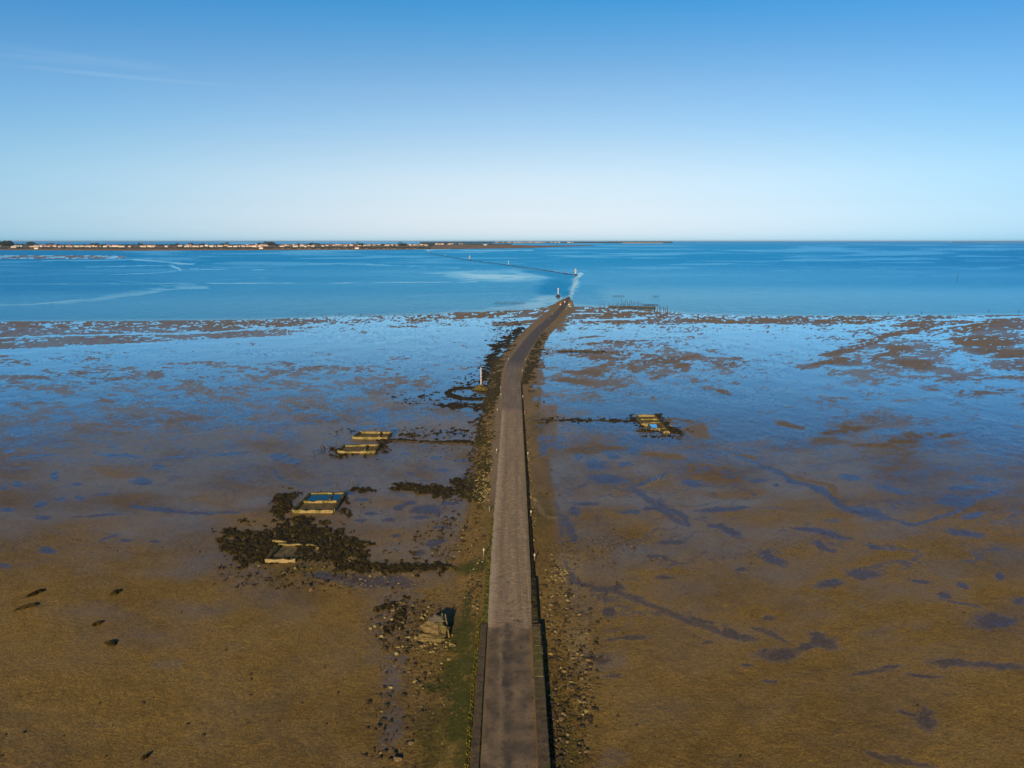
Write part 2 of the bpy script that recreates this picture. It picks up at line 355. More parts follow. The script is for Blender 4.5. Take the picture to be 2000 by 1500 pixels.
def m_road():
    t = NT('road'); uv = t.n('UVMap'); uv.uv_map = 'uv'; U = uv.outputs[0]     # u metres from the left edge, v metres along (equal to world y)
    sp = t.n('SeparateXYZ'); t.l(U, sp.inputs[0]); x, y = sp.outputs[0], sp.outputs[1]
    def mp(sc):
        q = t.n('Mapping'); q.inputs['Scale'].default_value = sc; t.l(U, q.inputs[0]); return q.outputs[0]
    streak = t.noise(1.0, 4, .6, mp((1.6, .06, 1))); wob = t.noise(.5, 5, .62, U); fine = t.noise(9, 5, .7, U); gr = t.noise(26, 3, .7, U); drift = t.noise(.22, 5, .65, U)
    # setts
    br = t.n('TexBrick'); t.l(U, br.inputs['Vector']); br.inputs['Scale'].default_value = 1.0
    br.inputs['Brick Width'].default_value = .42; br.inputs['Row Height'].default_value = .30; br.inputs['Mortar Size'].default_value = .04; br.inputs['Mortar Smooth'].default_value = .8
    br.inputs['Color1'].default_value = (.31, .225, .13, 1); br.inputs['Color2'].default_value = (.52, .39, .24, 1); br.inputs['Mortar'].default_value = (.13, .09, .055, 1)
    s = t.mix(t.math('MULTIPLY', t.rng(wob, .38, .62), .6), br.outputs['Color'], (.28, .20, .125))
    s = t.mix(t.math('MULTIPLY', t.rng(streak, .42, .60), .5), s, (.19, .135, .09))
    s = t.mix(t.math('MULTIPLY', t.rng(t.noise(1.3, 6, .82, mp((.75, 1.7, 1))), .545, .60), .75), s, (.085, .055, .03))
    s = t.mix(t.math('MULTIPLY', t.rng(t.noise(1.9, 5, .8, mp((.8, 1.8, 1))), .585, .64), .65), s, (.66, .54, .42))
    s = t.mix(t.math('MULTIPLY', t.rng(t.math('ADD', x, t.math('MULTIPLY', wob, .6)), 1.3, .5), t.rng(fine, .35, .6)), s, (.50, .41, .30))
    for x0, w, k in ((1.5, .5, .30), (3.6, .5, .25)):
        d = t.math('ABSOLUTE', t.math('SUBTRACT', t.math('ADD', x, t.math('MULTIPLY', t.math('SUBTRACT', drift, .5), 1.2)), x0)); s = t.mix(t.math('MULTIPLY', t.rng(d, w, 0), k), s, (.155, .115, .08))
    # bare tarmac nearest the camera
    a = t.mix(t.rng(wob, .38, .60), (.085, .064, .042), (.235, .168, .10))
    for x0, w, k, cc in ((1.0, .40, .55, (.085, .072, .055)), (2.25, .62, .9, (.038, .038, .038)), (3.75, .55, .6, (.082, .075, .066)), (.15, .25, .7, (.22, .145, .06)), (1.65, .28, .5, (.27, .20, .125)), (4.75, .22, .8, (.30, .17, .055))):
        d = t.math('ABSOLUTE', t.math('SUBTRACT', t.math('ADD', x, t.math('MULTIPLY', t.math('SUBTRACT', drift, .5), 1.3)), x0))
        f = t.rng(t.math('ADD', d, t.math('MULTIPLY', t.math('SUBTRACT', fine, .5), .5)), w, w*.25); a = t.mix(t.math('MULTIPLY', t.math('MULTIPLY', f, t.rng(t.noise(.35, 5, .7, U), .36, .60)), k), a, cc)
    a = t.mix(t.math('MULTIPLY', t.rng(gr, .5, .70), .40), a, (.30, .225, .15)); a = t.mix(t.math('MULTIPLY', t.rng(t.noise(1.0, 6, .75, U), .575, .62), .7), a, (.05, .038, .028)); a = t.mix(t.math('MULTIPLY', t.rng(fine, .52, .62), .45), a, (.075, .058, .04))
    # worn grey stretch, then dark tarmac to the sea
    wn = t.mix(t.rng(wob, .3, .7), (.19, .145, .105), (.28, .215, .155)); wn = t.mix(t.math('MULTIPLY', t.rng(streak, .4, .6), .6), wn, (.12, .095, .078)); wn = t.mix(t.math('MULTIPLY', t.rng(fine, .5, .62), .5), wn, (.10, .075, .055))
    d_ = t.mix(t.rng(wob, .3, .7), (.085, .072, .070), (.135, .110, .10)); d_ = t.mix(t.math('MULTIPLY', t.rng(streak, .4, .6), .5), d_, (.065, .056, .058))
    yj = t.math('ADD', y, t.math('ADD', t.math('MULTIPLY', t.math('SUBTRACT', fine, .5), 1.5), t.math('MULTIPLY', t.math('SUBTRACT', wob, .5), 7.0)))
    f1 = t.rng(yj, RY1-.5, RY1+.5); f2 = t.rng(yj, RY2-2, RY2+2); f3 = t.rng(yj, RY3-8, RY3+8)
    c = t.mix(f1, a, s); c = t.mix(f2, c, wn); c = t.mix(f3, c, d_)
    ed = t.rng(t.math('ADD', t.math('ABSOLUTE', t.math('SUBTRACT', x, 2.5)), t.math('MULTIPLY', t.math('SUBTRACT', t.noise(1.1, 6, .75, U), .5), 1.6)), 2.30, 2.55)
    c = t.mix(t.math('MULTIPLY', ed, .75), c, t.mix(t.rng(fine, .4, .6), (.10, .085, .03), (.24, .19, .10)))
    h = t.math('ADD', t.math('MULTIPLY', t.math('MULTIPLY', br.outputs['Fac'], f1), -.5), t.math('ADD', fine, t.math('MULTIPLY', wob, 2)))
    wetn = t.math('MULTIPLY', t.rng(t.noise(.35, 4, .6, U), .64, .70), f3)
    return t.done(t.prin(c, t.rng(wetn, 0, 1, .8, .2), t.bump(h, .7, .05), .3))
RY1, RY2, RY3 = float(G(1000, 1222, .95)[1]), float(G(1000, 800, .7)[1]), float(G(1000, 712, .5)[1])

M = {}
M['mud'] = m_mud(); M['sea'] = m_sea(); M['road'] = m_road()
def m_stone(name, cols, moss=.5, mosscol=(.10, .11, .02), bw=.5, rh=.25, scale=1.0):
    t = NT(name); p = t.pos(); n = t.noise(1.1*scale, 5, .62, p); f = t.noise(7*scale, 5, .7, p); g = t.noise(.6, 3, .5, p)
    c = t.mix(t.rng(n, .35, .65), cols[0], cols[1]); c = t.mix(t.math('MULTIPLY', t.rng(f, .5, .62), .6), c, cols[2])
    c = t.mix(t.math('MULTIPLY', t.rng(t.math('ADD', n, t.math('MULTIPLY', g, .6)), .78, .9), moss), c, mosscol)
    v = t.n('TexVoronoi'); v.feature = 'DISTANCE_TO_EDGE'; v.inputs['Scale'].default_value = 2.6*scale; t.l(p, v.inputs['Vector'])
    j = t.rng(v.outputs['Distance'], 0, .06); c = t.mix(t.math('MULTIPLY', t.math('SUBTRACT', 1.0, j), .6), c, (.04, .035, .02))
    return t.done(t.prin(c, .9, t.bump(t.math('ADD', t.math('MULTIPLY', j, .6), f), .7, .05), .2))
M['wall_top'] = m_stone('wall_stone', [(.085, .062, .040), (.17, .12, .078), (.045, .034, .022)], .5, (.07, .075, .02))
M['wall_moss'] = m_stone('mossy_stone', [(.09, .075, .03), (.20, .155, .07), (.04, .034, .014)], .9, (.075, .085, .012))
M['basin'] = m_stone('basin_concrete', [(.27, .20, .085), (.46, .35, .16), (.10, .075, .025)], .85, (.13, .12, .02), scale=.8)
M['basin_top'] = m_stone('basin_top', [(.05, .04, .015), (.13, .10, .035), (.02, .018, .008)], .4, (.05, .05, .01), scale=1.2)
M['ruin'] = m_stone('ruin_masonry', [(.12, .085, .036), (.28, .195, .085), (.045, .034, .015)], .5, (.13, .13, .03), scale=1.3)
M['ruin_grey'] = m_stone('ruin_concrete', [(.20, .16, .12), (.27, .22, .16), (.10, .08, .06)], .2, scale=1.5)
M['weed'] = simple('seaweed', (.012, .010, .003), (.062, .045, .014), 1.6, .8, .9, .12, .10)
M['weed_y'] = simple('bladderwrack', (.014, .013, .005), (.105, .080, .022), 1.5, .8, .9, .10, .12)
M['rock_d'] = simple('dark_rock', (.022, .016, .008), (.075, .055, .028), 4, .8, .8, .06, .3)
M['rock_y'] = simple('lichen_rock', (.14, .11, .035), (.36, .29, .115), 5, .85, .6, .05, .3)
M['rock_b'] = simple('brown_rock', (.10, .07, .035), (.22, .16, .075), 5, .85, .6, .05, .3)
M['grass'] = simple('moss', (.028, .026, .007), (.24, .22, .04), 2.2, .9, .9, .1, .1)
M['mound'] = simple('mound_stones', (.045, .042, .010), (.22, .16, .05), 1.4, .9, .9, .2, .2)
M['white'] = simple('white_paint', (.60, .53, .49), (.74, .66, .61), 2, .6, .1, .01)
M['rust'] = simple('weathered_wood', (.035, .028, .02), (.085, .065, .045), 6, .85, .5, .02)
M['postw'] = simple('post_paint', (.50, .44, .26), (.66, .60, .40), 6, .7, .3, .01)
M['postg'] = simple('post_timber', (.16, .14, .08), (.26, .22, .12), 6, .8, .5, .01)
M['red'] = simple('red_paint', (.45, .10, .07), (.60, .16, .12), 6, .6, .1, .01)
M['green'] = simple('green_paint', (.05, .20, .13), (.08, .28, .18), 6, .6, .1, .01)
M['dark'] = simple('black_rubber', (.02, .02, .02), (.035, .035, .035), 8, .8, .2, .01)
M['glass'] = simple('car_glass', (.03, .05, .06), (.04, .07, .08), 2, .08, .0, .01, .8)
M['car'] = simple('car_paint', (.28, .46, .50), (.36, .56, .60), 1, .3, .0, .01, .6)
M['tree'] = simple('far_foliage', (.013, .024, .020), (.050, .062, .042), .4, .9, .6, .5, .1)
M['trunk'] = simple('bark', (.06, .05, .04), (.10, .08, .06), 2, .9, .3, .03, .1)
M['hwall'] = simple('house_render', (.66, .60, .52), (.80, .74, .66), .2, .9, .05, .01, .1)
M['hroof'] = simple('terracotta_roof', (.34, .16, .10), (.48, .24, .15), .3, .9, .2, .05, .1)
M['hpale'] = simple('pale_roof', (.42, .36, .33), (.55, .50, .46), .3, .9, .2, .05, .1)
M['hwin'] = simple('window_glass', (.05, .06, .07), (.08, .09, .10), .5, .3, 0, .01, .5)
M['land'] = simple('far_land', (.13, .10, .055), (.33, .21, .14), .012, .95, .1, .1, .1)
M['beach'] = simple('far_beach', (.50, .36, .25), (.62, .46, .33), .02, .95, .1, .1, .1)
M['hill'] = simple('far_hill', (.030, .042, .040), (.055, .066, .055), .006, .95, .1, .1, .1)

# ------------------------------------------------------------------ the maps of the flats
def ell(u, v, lst, soft=.25, warp=None):
    """soft union of ellipses: about 1 inside, 0 outside"""
    out = np.zeros_like(u)
    for e in lst:
        cx, cy, a, b = e[:4]; ro = R(e[4]) if len(e) > 4 else 0; k = e[5] if len(e) > 5 else 1.0
        sel = (np.abs(u-cx) < (a+b)*1.9+20) & (np.abs(v-cy) < (abs(math.sin(ro))*a+b)*1.9+8)
        if not sel.any(): continue
        du = u[sel]-cx; dv = v[sel]-cy
        if warp is not None: du = du + warp[0][sel]*(4+a*.42); dv = dv + warp[1][sel]*(1.5+b*.85)
        p = (du*math.cos(ro)+dv*math.sin(ro))/a; q = (-du*math.sin(ro)+dv*math.cos(ro))/b
        r = np.sqrt(p*p+q*q)
        out[sel] = np.maximum(out[sel], k*ss(1+soft, 1-soft, r))
    return out
def poly_line(u, v, pts, w, soft=.5):
    out = np.zeros_like(u); pts = np.array(pts, float)
    for (a, b) in zip(pts[:-1], pts[1:]):
        lo, hi = min(a[0], b[0])-60, max(a[0], b[0])+60; l2, h2 = min(a[1], b[1])-20, max(a[1], b[1])+20
        sel = (u > lo) & (u < hi) & (v > l2) & (v < h2)
        if not sel.any(): continue
        d = b-a; wx = .30     # pictures are foreshortened: sideways distance counts less
        du = (u[sel]-a[0]); dv = (v[sel]-a[1]); D2 = d[0]*d[0]*wx*wx+d[1]*d[1]
        t = np.clip((du*d[0]*wx*wx+dv*d[1])/D2, 0, 1)
        r = np.hypot((du-t*d[0])*wx, dv-t*d[1])
        out[sel] = np.maximum(out[sel], ss(w*(1+soft), w*(1-soft), r))
    return out

PUD = [(1480,939,20,4.5),(1516,949,10,4),(1550,940,22,4,15),(1395,996,38,6,0),(1440,993,30,4.5,-9),(1660,934,30,8,8),(1745,956,45,7,12),(1890,953,42,5,0),
 (1925,935,38,8,8),(1860,979,42,12,3),(1925,968,45,6,-12),(1700,1003,50,12,12),(1640,982,20,5,40),(1600,958,22,5,25),(1900,1007,25,6,-10),(1590,1036,50,5,5),(1635,1048,35,8,14),
 (1600,1065,20,8,35),(1620,1075,18,5,10),(1705,1070,22,5,10),(1880,1042,45,8,8),(1690,1122,38,10,0),(1615,1140,30,9,-3),(1448,1113,14,5,-5),(1510,1092,32,14,22),
 (1425,1040,35,8,25),(1400,1030,22,5,0),(1800,1136,25,5,5),(1885,1142,17,6,20),(1848,1163,14,9,10),(1880,1180,45,2.6,12),(1990,1175,14,6,5),(1955,1128,10,9,0),
 (1945,1217,60,20,4),(1610,1252,42,12,22),(1580,1262,30,9,-25),(1520,1278,48,12,-4),(1860,1298,55,9,5),(1950,1300,60,6,0),(1700,1315,40,5,-8),(1735,1305,30,4,-8),
 (1805,1408,22,24,-25),(1770,1392,25,5,15),(1720,1480,30,6,20),(1775,1490,50,8,12),(1440,1240,40,11,20),(1370,1215,30,6,20),(1230,1248,45,4.5,-3),(1185,1150,35,10,0),
 (1175,1285,30,9,5),(1240,876,16,11,0),(1198,888,20,7,12),(1165,905,27,13,5),(1225,906,18,6,0),(1195,935,48,9,3),(1130,895,10,8,0),(1265,940,45,6,-28),(1350,943,24,7,5),
 (1290,985,12,10,50),(1322,1002,35,8,20),(1345,1018,12,6,60),(1280,993,30,4,0),(1310,1060,35,6,0),(1290,1090,28,6,5),(1500,1205,14,5,0),(1460,1300,14,4,0),
 (1300,1130,22,4,0),(1190,1195,16,12,10),(1200,1320,16,5,0),(1740,845,36,7,0),(1965,855,25,8),(1810,1320,40,4,5),(1380,1255,12,5,0),(1500,1330,18,5,0),
 (330,998,60,6,3),(272,994,20,4,5),(400,1001,40,5,0),(445,1001,30,3,0),(200,1007,50,2.2,-4),(80,985,18,7,-15),(80,1011,20,4,5),(120,976,17,3.5,-5),(12,996,16,4,-4),(88,1078,20,8,3),
 (38,947,14,6,10),(8,955,10,5),(108,935,10,10,40),(150,948,12,3.5),(60,893,60,4,-6),(240,890,60,4,4),(345,893,32,3,-5),(450,887,40,4,-3),(305,909,15,7),(280,942,25,7),
 (200,968,20,3,-10),(160,975,12,6),(210,1052,24,3,-20),(250,1057,12,3),(222,1047,12,2),(300,1059,14,3),(540,893,28,8,0),(575,900,20,6,0),(5,1105,12,5),(12,880,18,8),
 (745,1133,100,15,2),(640,1125,40,8,0),(838,1000,38,11,0),(800,985,16,6),(780,990,14,8),(760,1015,16,6),(700,1017,16,3),(720,1003,20,4),(820,1012,22,4),(860,1030,18,4),(775,1048,12,3),
 (818,1080,14,8),(850,1060,28,7,-10),(700,975,18,4),(905,962,14,4),(880,985,22,6),(745,820,20,22,0,.9),(720,834,34,3),(765,842,14,7),(683,960,14,5,0),
 (790,885,12,2),(850,895,14,3),(900,900,14,3),(870,920,16,3),(800,925,14,2),(930,915,8,2),(1063,823,7,5),(1045,819,6,3),(1230,1000,30,5,0),(1150,985,30,5),(1120,1000,14,12,20)]
STAIN = [(760,1200,30,45,20,.7),(800,1170,26,18,0,.6),(770,1330,24,60,12,.9),(760,1430,26,40,0,.9),(730,1290,18,26,0,.5),(1200,1290,40,18,0,.6),(1150,1200,25,26,0,.5),(1200,1480,30,20,0,.5),
 (470,1120,60,12,10,.5),(320,1296,36,10,-10,.5),(1290,1180,60,10,15,.5),(1560,1170,60,14,0,.4),(1360,1130,80,14,0,.35),(740,1230,16,40,10,.6)]
GREEN = [(900,1320,42,95,8),(905,1240,26,40,10),(915,1190,9,28,10),(850,1345,26,10,0),(920,1112,34,13,0),(880,1250,20,14),(600,1115,70,9,2,.45),(730,1098,60,7,0,.5),(905,1430,34,80,0,1),(850,1450,45,60,0,.6),(895,1240,30,40,0,1),(1110,1470,25,50,0,.6),(1100,1400,18,40,0,.45),(1060,1000,24,24,0,.5),(1050,830,14,20,0,.4)]
WU = [-400, 0, 250, 500, 750, 930, 1080, 1200, 1320, 1440, 1550, 1700, 1850, 2000, 2400]
WV = {605:[.5,.5,.5,.5,.5,.12,.15,.30,.55,.5,.5,.5,.5,.5,.5],
 618:[.42,.42,.42,.44,.70,.24,.12,.38,.42,.44,.46,.42,.44,.46,.46],
 630:[0.34, 0.34, 0.34, 0.32, 0.62, 0.7, 0.3, 0.44, 0.4, 0.4, 0.34, 0.32, 0.38, 0.38, 0.36],
 642:[0.34, 0.33, 0.33, 0.42, 0.9, 0.92, 0.6, 0.75, 0.7, 0.7, 0.8, 0.5, 0.44, 0.34, 0.3],
 655:[0.33, 0.32, 0.33, 0.55, 0.95, 0.95, 0.9, 0.85, 0.75, 0.8, 0.95, 0.56, 0.58, 0.33, 0.3],
 668:[0.3, 0.3, 0.36, 0.95, 0.95, 0.92, 0.95, 0.64, 0.62, 0.72, 0.95, 0.44, 0.7, 0.35, 0.34],
 680:[.40,.45,.80,.92,.90,.85,.60,.55,.50,.70,.85,.42,.50,.40,.4],
 700:[0.66, 0.7, 0.8, 0.78, 0.72, 0.8, 0.6, 0.42, 0.4, 0.6, 0.8, 0.42, 0.5, 0.42, 0.4],
 720:[.62,.62,.62,.62,.60,.75,.70,.36,.42,.62,.75,.42,.48,.6,.6],
 745:[.58,.55,.55,.55,.60,.75,.58,.44,.55,.72,.80,.58,.62,.62,.6],
 770:[.60,.60,.60,.55,.60,.75,.60,.60,.70,.75,.75,.68,.66,.62,.6],
 800:[.62,.62,.55,.52,.45,.45,.60,.72,.80,.80,.78,.70,.72,.70,.7],
 830:[.58,.58,.52,.48,.45,.42,.52,.70,.75,.78,.75,.45,.70,.68,.6],
 860:[.52,.50,.46,.42,.40,.40,.48,.60,.66,.70,.60,.42,.62,.60,.6],
 900:[.45,.42,.40,.38,.36,.38,.36,.34,.46,.44,.42,.44,.52,.52,.5],
 950:[.30,.28,.30,.34,.34,.36,.34,.30,.34,.30,.30,.36,.40,.42,.4],
 1000:[.22,.20,.26,.30,.32,.34,.32,.34,.30,.24,.26,.30,.32,.34,.3],
 1060:[.12,.12,.20,.28,.28,.26,.28,.34,.34,.30,.30,.28,.28,.32,.3],
 1120:[.02,.02,.05,.20,.22,.20,.30,.22,.26,.24,.22,.22,.22,.26,.2],
 1200:[0,0,.02,.06,.16,.1,.2,.12,.08,.08,.10,.08,.08,.1,.1],
 1300:[0,0,0,.02,.14,.1,.1,.06,.04,.04,.06,.06,.06,.06,.06],
 1500:[0,0,0,0,.08,.06,.06,.04,.02,.02,.02,.02,.02,.02,.02]}
def wet_base(u, v):
    ks = sorted(WV); tab = np.array([WV[k] for k in ks])
    vi = np.interp(v, ks, np.arange(len(ks))); ui = np.interp(u, WU, np.arange(len(WU)))
    v0 = np.clip(np.floor(vi).astype(int), 0, len(ks)-2); u0 = np.clip(np.floor(ui).astype(int), 0, len(WU)-2)
    fv = vi-v0; fu = ui-u0
    return (tab[v0, u0]*(1-fu)+tab[v0, u0+1]*fu)*(1-fv) + (tab[v0+1, u0]*(1-fu)+tab[v0+1, u0+1]*fu)*fv

def fields(x, y, u, v):
    ld = np.log(np.maximum(y, 8.)); th = np.arctan2(x, np.maximum(y, 8.))
    n = lambda s, o, sd, an=1.0: fbm(th*s, ld*s*an, o, sd)          # features that grow with distance
    w1 = (n(22, 4, 41)-.5)*2; w2 = (n(22, 4, 57)-.5)*2
    warp = (w1, w2)
    uu = u+w1*30; vvv = v+w2*6
    wb = wet_base(uu, vvv)
    # drainage lines and bars lie slightly oblique
    N1 = fbm(th*34+ld*4, ld*26, 5, 71, .58); N2 = fbm(th*120, ld*85, 4, 83, .6)
    N3 = fbm(th*330, ld*300, 3, 87, .65)
    k3 = np.interp(v, [600, 700, 850, 1000], [1.0, .7, .45, .15])
    N4 = fbm(th*190+ld*9, ld*210, 3, 89, .65)
    c = (N1-.5)*(2.0-.8*ss(700, 640, v))+(N4-.5)*1.6*k3+(N2-.5)*(1.1+.5*k3)+(N3-.5)*(1.3+.9*ss(700, 660, v))*k3
    wet = wb + c*np.interp(v, [600, 640, 760, 850, 950, 1100, 1300], [.62, .62, .46, .34, .22, .18, .12])
    # straight edge where the long bar on the left ends
    bar_edge = 683-(u/670.)*33
    wet = np.where((u < 700) & (v > bar_edge), np.maximum(wet, ss(26, 2, v-bar_edge)*.95 + c*.2), wet)
    wet = np.where((u < 560) & (v < bar_edge) & (v > bar_edge-12), np.minimum(wet, .30+c*.5), wet)
    for pts, w, k in (([(0, 660), (200, 655), (400, 650), (520, 641), (600, 636)], 1.3, .85), ([(1120, 627), (1180, 626), (1260, 622)], 1.6, 1), ([(1118, 607), (1200, 607), (1260, 606)], .9, 1),
                      ([(1118, 613), (1200, 613.5), (1290, 613)], .7, .9), ([(1110, 640), (1250, 636), (1500, 634), (1640, 640)], 1.2, .8), ([(1640, 640), (1800, 628), (2000, 618)], 1.6, .95), ([(1700, 660), (1830, 640), (1950, 628)], 1.4, .9),
                      ([(1080, 700), (1130, 715), (1200, 712), (1260, 690), (1300, 676)], 2.0, .9), ([(960, 626), (1000, 624), (1035, 622)], 3.0, 1), ([(780, 624), (900, 622), (1000, 617)], 1.8, .95)):
        wet = np.maximum(wet, poly_line(uu*.6+u*.4, v+w2*2.0, pts, w)*k)
    # dry banks
    dry = ell(u, v, [(880,621,95,5,-3), (960,612,90,6,-5), (1010,632,45,3,-6),(1060,606,30,10,-35),(820,626,25,2), (780,638,32,2.5),(1200,617,70,3.5),(1180,608,60,2),(1160,603,60,2.5),(1250,612,40,3),(1180,629,60,2.3),(1105,628,26,12,-60),
        (1165,700,60,5,3),(1195,713,30,7,-5),(1150,728,50,6,5),(1240,712,14,10,40),(1285,703,30,7,15),(1315,703,28,6,-5),(1330,718,14,6,0),(1215,690,28,3,5),(1190,735,30,3.5),(1290,735,20,4,-10),(1120,745,40,6,5),(1140,660,50,2,-4),(1200,668,60,2,-4),
        (1052,740,10,60,0,.9),(1072,830,18,60,0,.8),(1415,768,14,4,15),(1340,833,60,10,15),(1545,830,30,5,10),(1650,840,60,5,-5),(1800,855,90,7,-8),(1620,865,40,12),(1700,872,40,6,0),(1340,700,40,4,-8),
        (1650,686,50,6,-12),(1690,672,40,6,-18),(1620,706,40,6,-10),(1740,690,40,12,-15),(1790,712,40,9,5),(1760,650,60,5,-12),(1650,628,60,6,0),(1790,632,40,5,-8),(1930,668,60,10,0),(1960,690,50,12,0),(1900,640,60,5,-12),(1520,626,60,5,0),(1400,628,60,4,2),
        (1140,880,42,12,-10),(1200,875,40,5),(1300,890,40,6,10),(1455,890,35,4,15),(1390,925,60,14,5),(1530,925,60,5,20),(1620,960,60,5,30),(1430,965,60,10)], .35, warp)
    wet = np.where(dry > 0, wet*(1-dry)+dry*(.27+c*.62), wet)
    N2b = fbm(th*120+50, ld*85+50, 4, 84, .6)
    pu = ell(u, v, PUD, .55, (w1*.8+(N2-.5)*1.2+(N3-.5)*.3, w2*.8+(N2b-.5)*1.2+(N3-.5)*.3))
    for pts, w in (([(1058,870),(1062,930),(1068,960),(1085,1010),(1088,1060),(1100,1110),(1125,1140),(1180,1150),(1260,1175),(1340,1212),(1400,1236),(1450,1250)], 4.0),
                   ([(538,915),(553,938),(580,947),(602,951)], 1.6), ([(1440,890),(1500,915),(1560,940),(1620,965),(1660,995)], 2.8), ([(1700,1008),(1790,1024),(1850,1005),(1900,980)], 2.4), ([(1240,960),(1300,1000),(1345,1030)], 3),
                   ([(1480,1225),(1530,1255)], 3), ([(1100,1010),(1112,1040),(1120,1060)], 3)):
        pu = np.maximum(pu, poly_line(u+w1*14, v+w2*7+(N2-.5)*6, pts, w)*.9)
    wet = np.maximum(wet, pu*np.interp(v, [800, 1000, 1150, 1500], [.80, .77, .74, .72]) + (N3-.5)*.25*(pu > .1))
    rid = 1-np.abs(2*fbm(th*13+ld*3, ld*15-th*5, 5, 201, .55)-1)
    rz = np.interp(v, [840, 920, 1180, 1330], [0, 1, 1, 0])*ss(1060, 1120, u) + .7*np.interp(v, [820, 880, 1000, 1060], [0, 1, 1, 0])*ss(900, 820, u)
    run = ss(.90, .985, rid+(N3-.5)*.06)*np.clip(rz, 0, 1)*ss(.38, .56, n(11, 3, 211)); wet = np.maximum(wet, run*.60); pu = np.maximum(pu, run*.8)
    # no standing water on the causeway's banks
    L_, R_, h = road_at(np.minimum(y, Y_END)); dl = L_-x; dr = x-R_
    nb = ss(5.5, 3.5, np.where(x < (L_+R_)/2, dl, dr))*(y < Y_END)
    wet = wet*(1-nb*.9)
    wet = np.where((y < Y_WALL0) & (dr > 3) & (dr < 4.8) & (y > 130), np.maximum(wet, .45+c*.3), wet)
    damp = np.interp(v, [600, 700, 800, 900, 1000, 1080, 1160, 1500], [.8, .9, .95, .90, .68, .42, .18, .05])
    damp = damp + (n(15, 5, 91)-.5)*1.9*np.interp(v, [600, 900, 1100, 1300], [.3, .9, .85, .3]) + (N3-.5)*.7*np.interp(v, [700, 1000, 1200], [1, .6, .15])
    st = ell(u, v, STAIN, .5, warp)*ss(.25, .55, N2+.1); damp = np.maximum(damp, st*.95); damp = np.maximum(damp, pu*.9)
    damp = np.clip(damp*(1-dry*.55*(v < 1000))*(1-nb*.92), 0, 1)
    damp = np.where(v < 640, damp*.75, damp)
    green = ell(u, v, GREEN, .45, warp)*ss(.30, .52, n(90, 4, 101)+.16)
    tone = np.clip(n(9, 5, 111)*1.0 + .15*(v > 1000), 0, 1)
    tone = np.where(v < 700, .75, tone)
    pale = np.clip(ss(1.0, .2, np.abs(dr-5-1.2*w1)/3.2)*(v > 1080)*ss(1230, 1100, v)*.8 + ss(1.0, .2, np.abs(dr-4.5-w1)/2.0)*ss(60, 20, np.abs(v-1270))*.8 + ss(.6, .75, n(40, 4, 121))*.12*(v > 1100), 0, 1)
    pale = np.maximum(pale, poly_line(u+w1*6, v+w2*4, [(1043, 975), (1062, 1005), (1075, 1013), (1105, 1012)], 1.6)*.9)
    pale = np.maximum(pale, poly_line(u+w1*14, v+w2*6, [(1262,952),(1290,938),(1330,920)], 1.6)*.7)
    # sandy verge on the crest of the bank
    sandy = np.clip(ss(2.0, 1.2, dl+.4*w1)*(dl > -1)*ss(1010, 960, v)*(v > 590) + ss(4.6, 3.2, dr+w1*.5)*(dr > 0)*.45*(v < 1000)*(v > 740), 0, 1)*(y < Y_END)
    sandy = np.maximum(sandy, ell(u, v, [(905,767,22,6),(872,868,110,2,1)], .3)*.8)
    sandy = np.maximum(sandy, .5*ss(5, 3, np.minimum(np.abs(dl), np.abs(dr)))*(v < 742)*(y < Y_END))
    grit = ell(u, v, [(820,1240,90,80,0,.9),(830,1400,70,130,0,.75),(760,1150,120,30,0,.6),(905,1180,40,60,0,.6),(1120,1320,60,190,4,.85),(1085,1120,40,70,0,.6),(570,1125,150,30,0,.5),(1180,1065,120,35,0,.7),(1600,1085,420,40,0,.35),(250,1068,260,22,0,.4),(940,1420,30,100,0,.5),(1060,960,20,70,0,.5),(1100,1440,50,120,0,.9),(880,1050,70,60,0,.4)], .6, warp)*ss(.30, .62, N2*.6+N1*.4+.08)
    sandy = np.maximum(sandy, .55*ss(860, 740, v))
    return wet, damp, green*ss(.26, .40, N2*.5+n(200, 3, 131)*.5+.03), tone, pale, sandy, np.clip(grit, 0, 1)

# ------------------------------------------------------------------ setting: mud
def fan(vtop, vbot_rows, du, ulo=-150, uhi=2150, outer=True):
    t = (np.arange(ulo, uhi+du, du)-1000)/FPX
    if outer:
        o = np.geomspace(.02, 2.6, 70); t = np.concatenate([(t[0]-o)[::-1], t, t[-1]+o])
    return t
t = fan(0, 0, 1.9)
vr = np.concatenate([np.arange(1640, 560, -1.5), np.arange(560, 474, -1.25), [473.2, 472.6, 472.0, 471.4, 471.0]])
yr = G(1000, vr)[1]
yr = np.concatenate([np.linspace(-160, yr[0]-3, 45), yr])
dep = np.maximum(yr*CP+H*SP, 38.0)
X = dep[:, None]*t[None, :]; Y = np.broadcast_to(yr[:, None], X.shape).copy()
U_, V_ = UV(X, Y); V_ = np.where(Y < 30, np.maximum(V_, 1640), V_)
Z = ground_z(X, Y, U_, V_)
wet, damp, green, tone, pale, sandy, grit = fields(X, Y, U_, V_)
me, _ = grid_mesh('mudflat', X, Y, Z)
one = np.ones_like(X)
attr(me, 'fa', np.stack([wet, damp, green, grit], -1)); rip = fbm(np.arctan2(X, np.maximum(Y, 8.))*380, np.log(np.maximum(Y, 8.))*330, 3, 301, .7); rip = .5+(rip-.5)*np.interp(V_, [620, 700, 900, 1050, 1300], [.5, .9, .9, .4, .1])*ss(.38, .62, fbm(np.arctan2(X, np.maximum(Y, 8.))*14, np.log(np.maximum(Y, 8.))*16, 4, 311))
attr(me, 'fb', np.stack([tone, pale, sandy, rip], -1))
tag(link('mudflat', me, M['mud']), kind='structure')

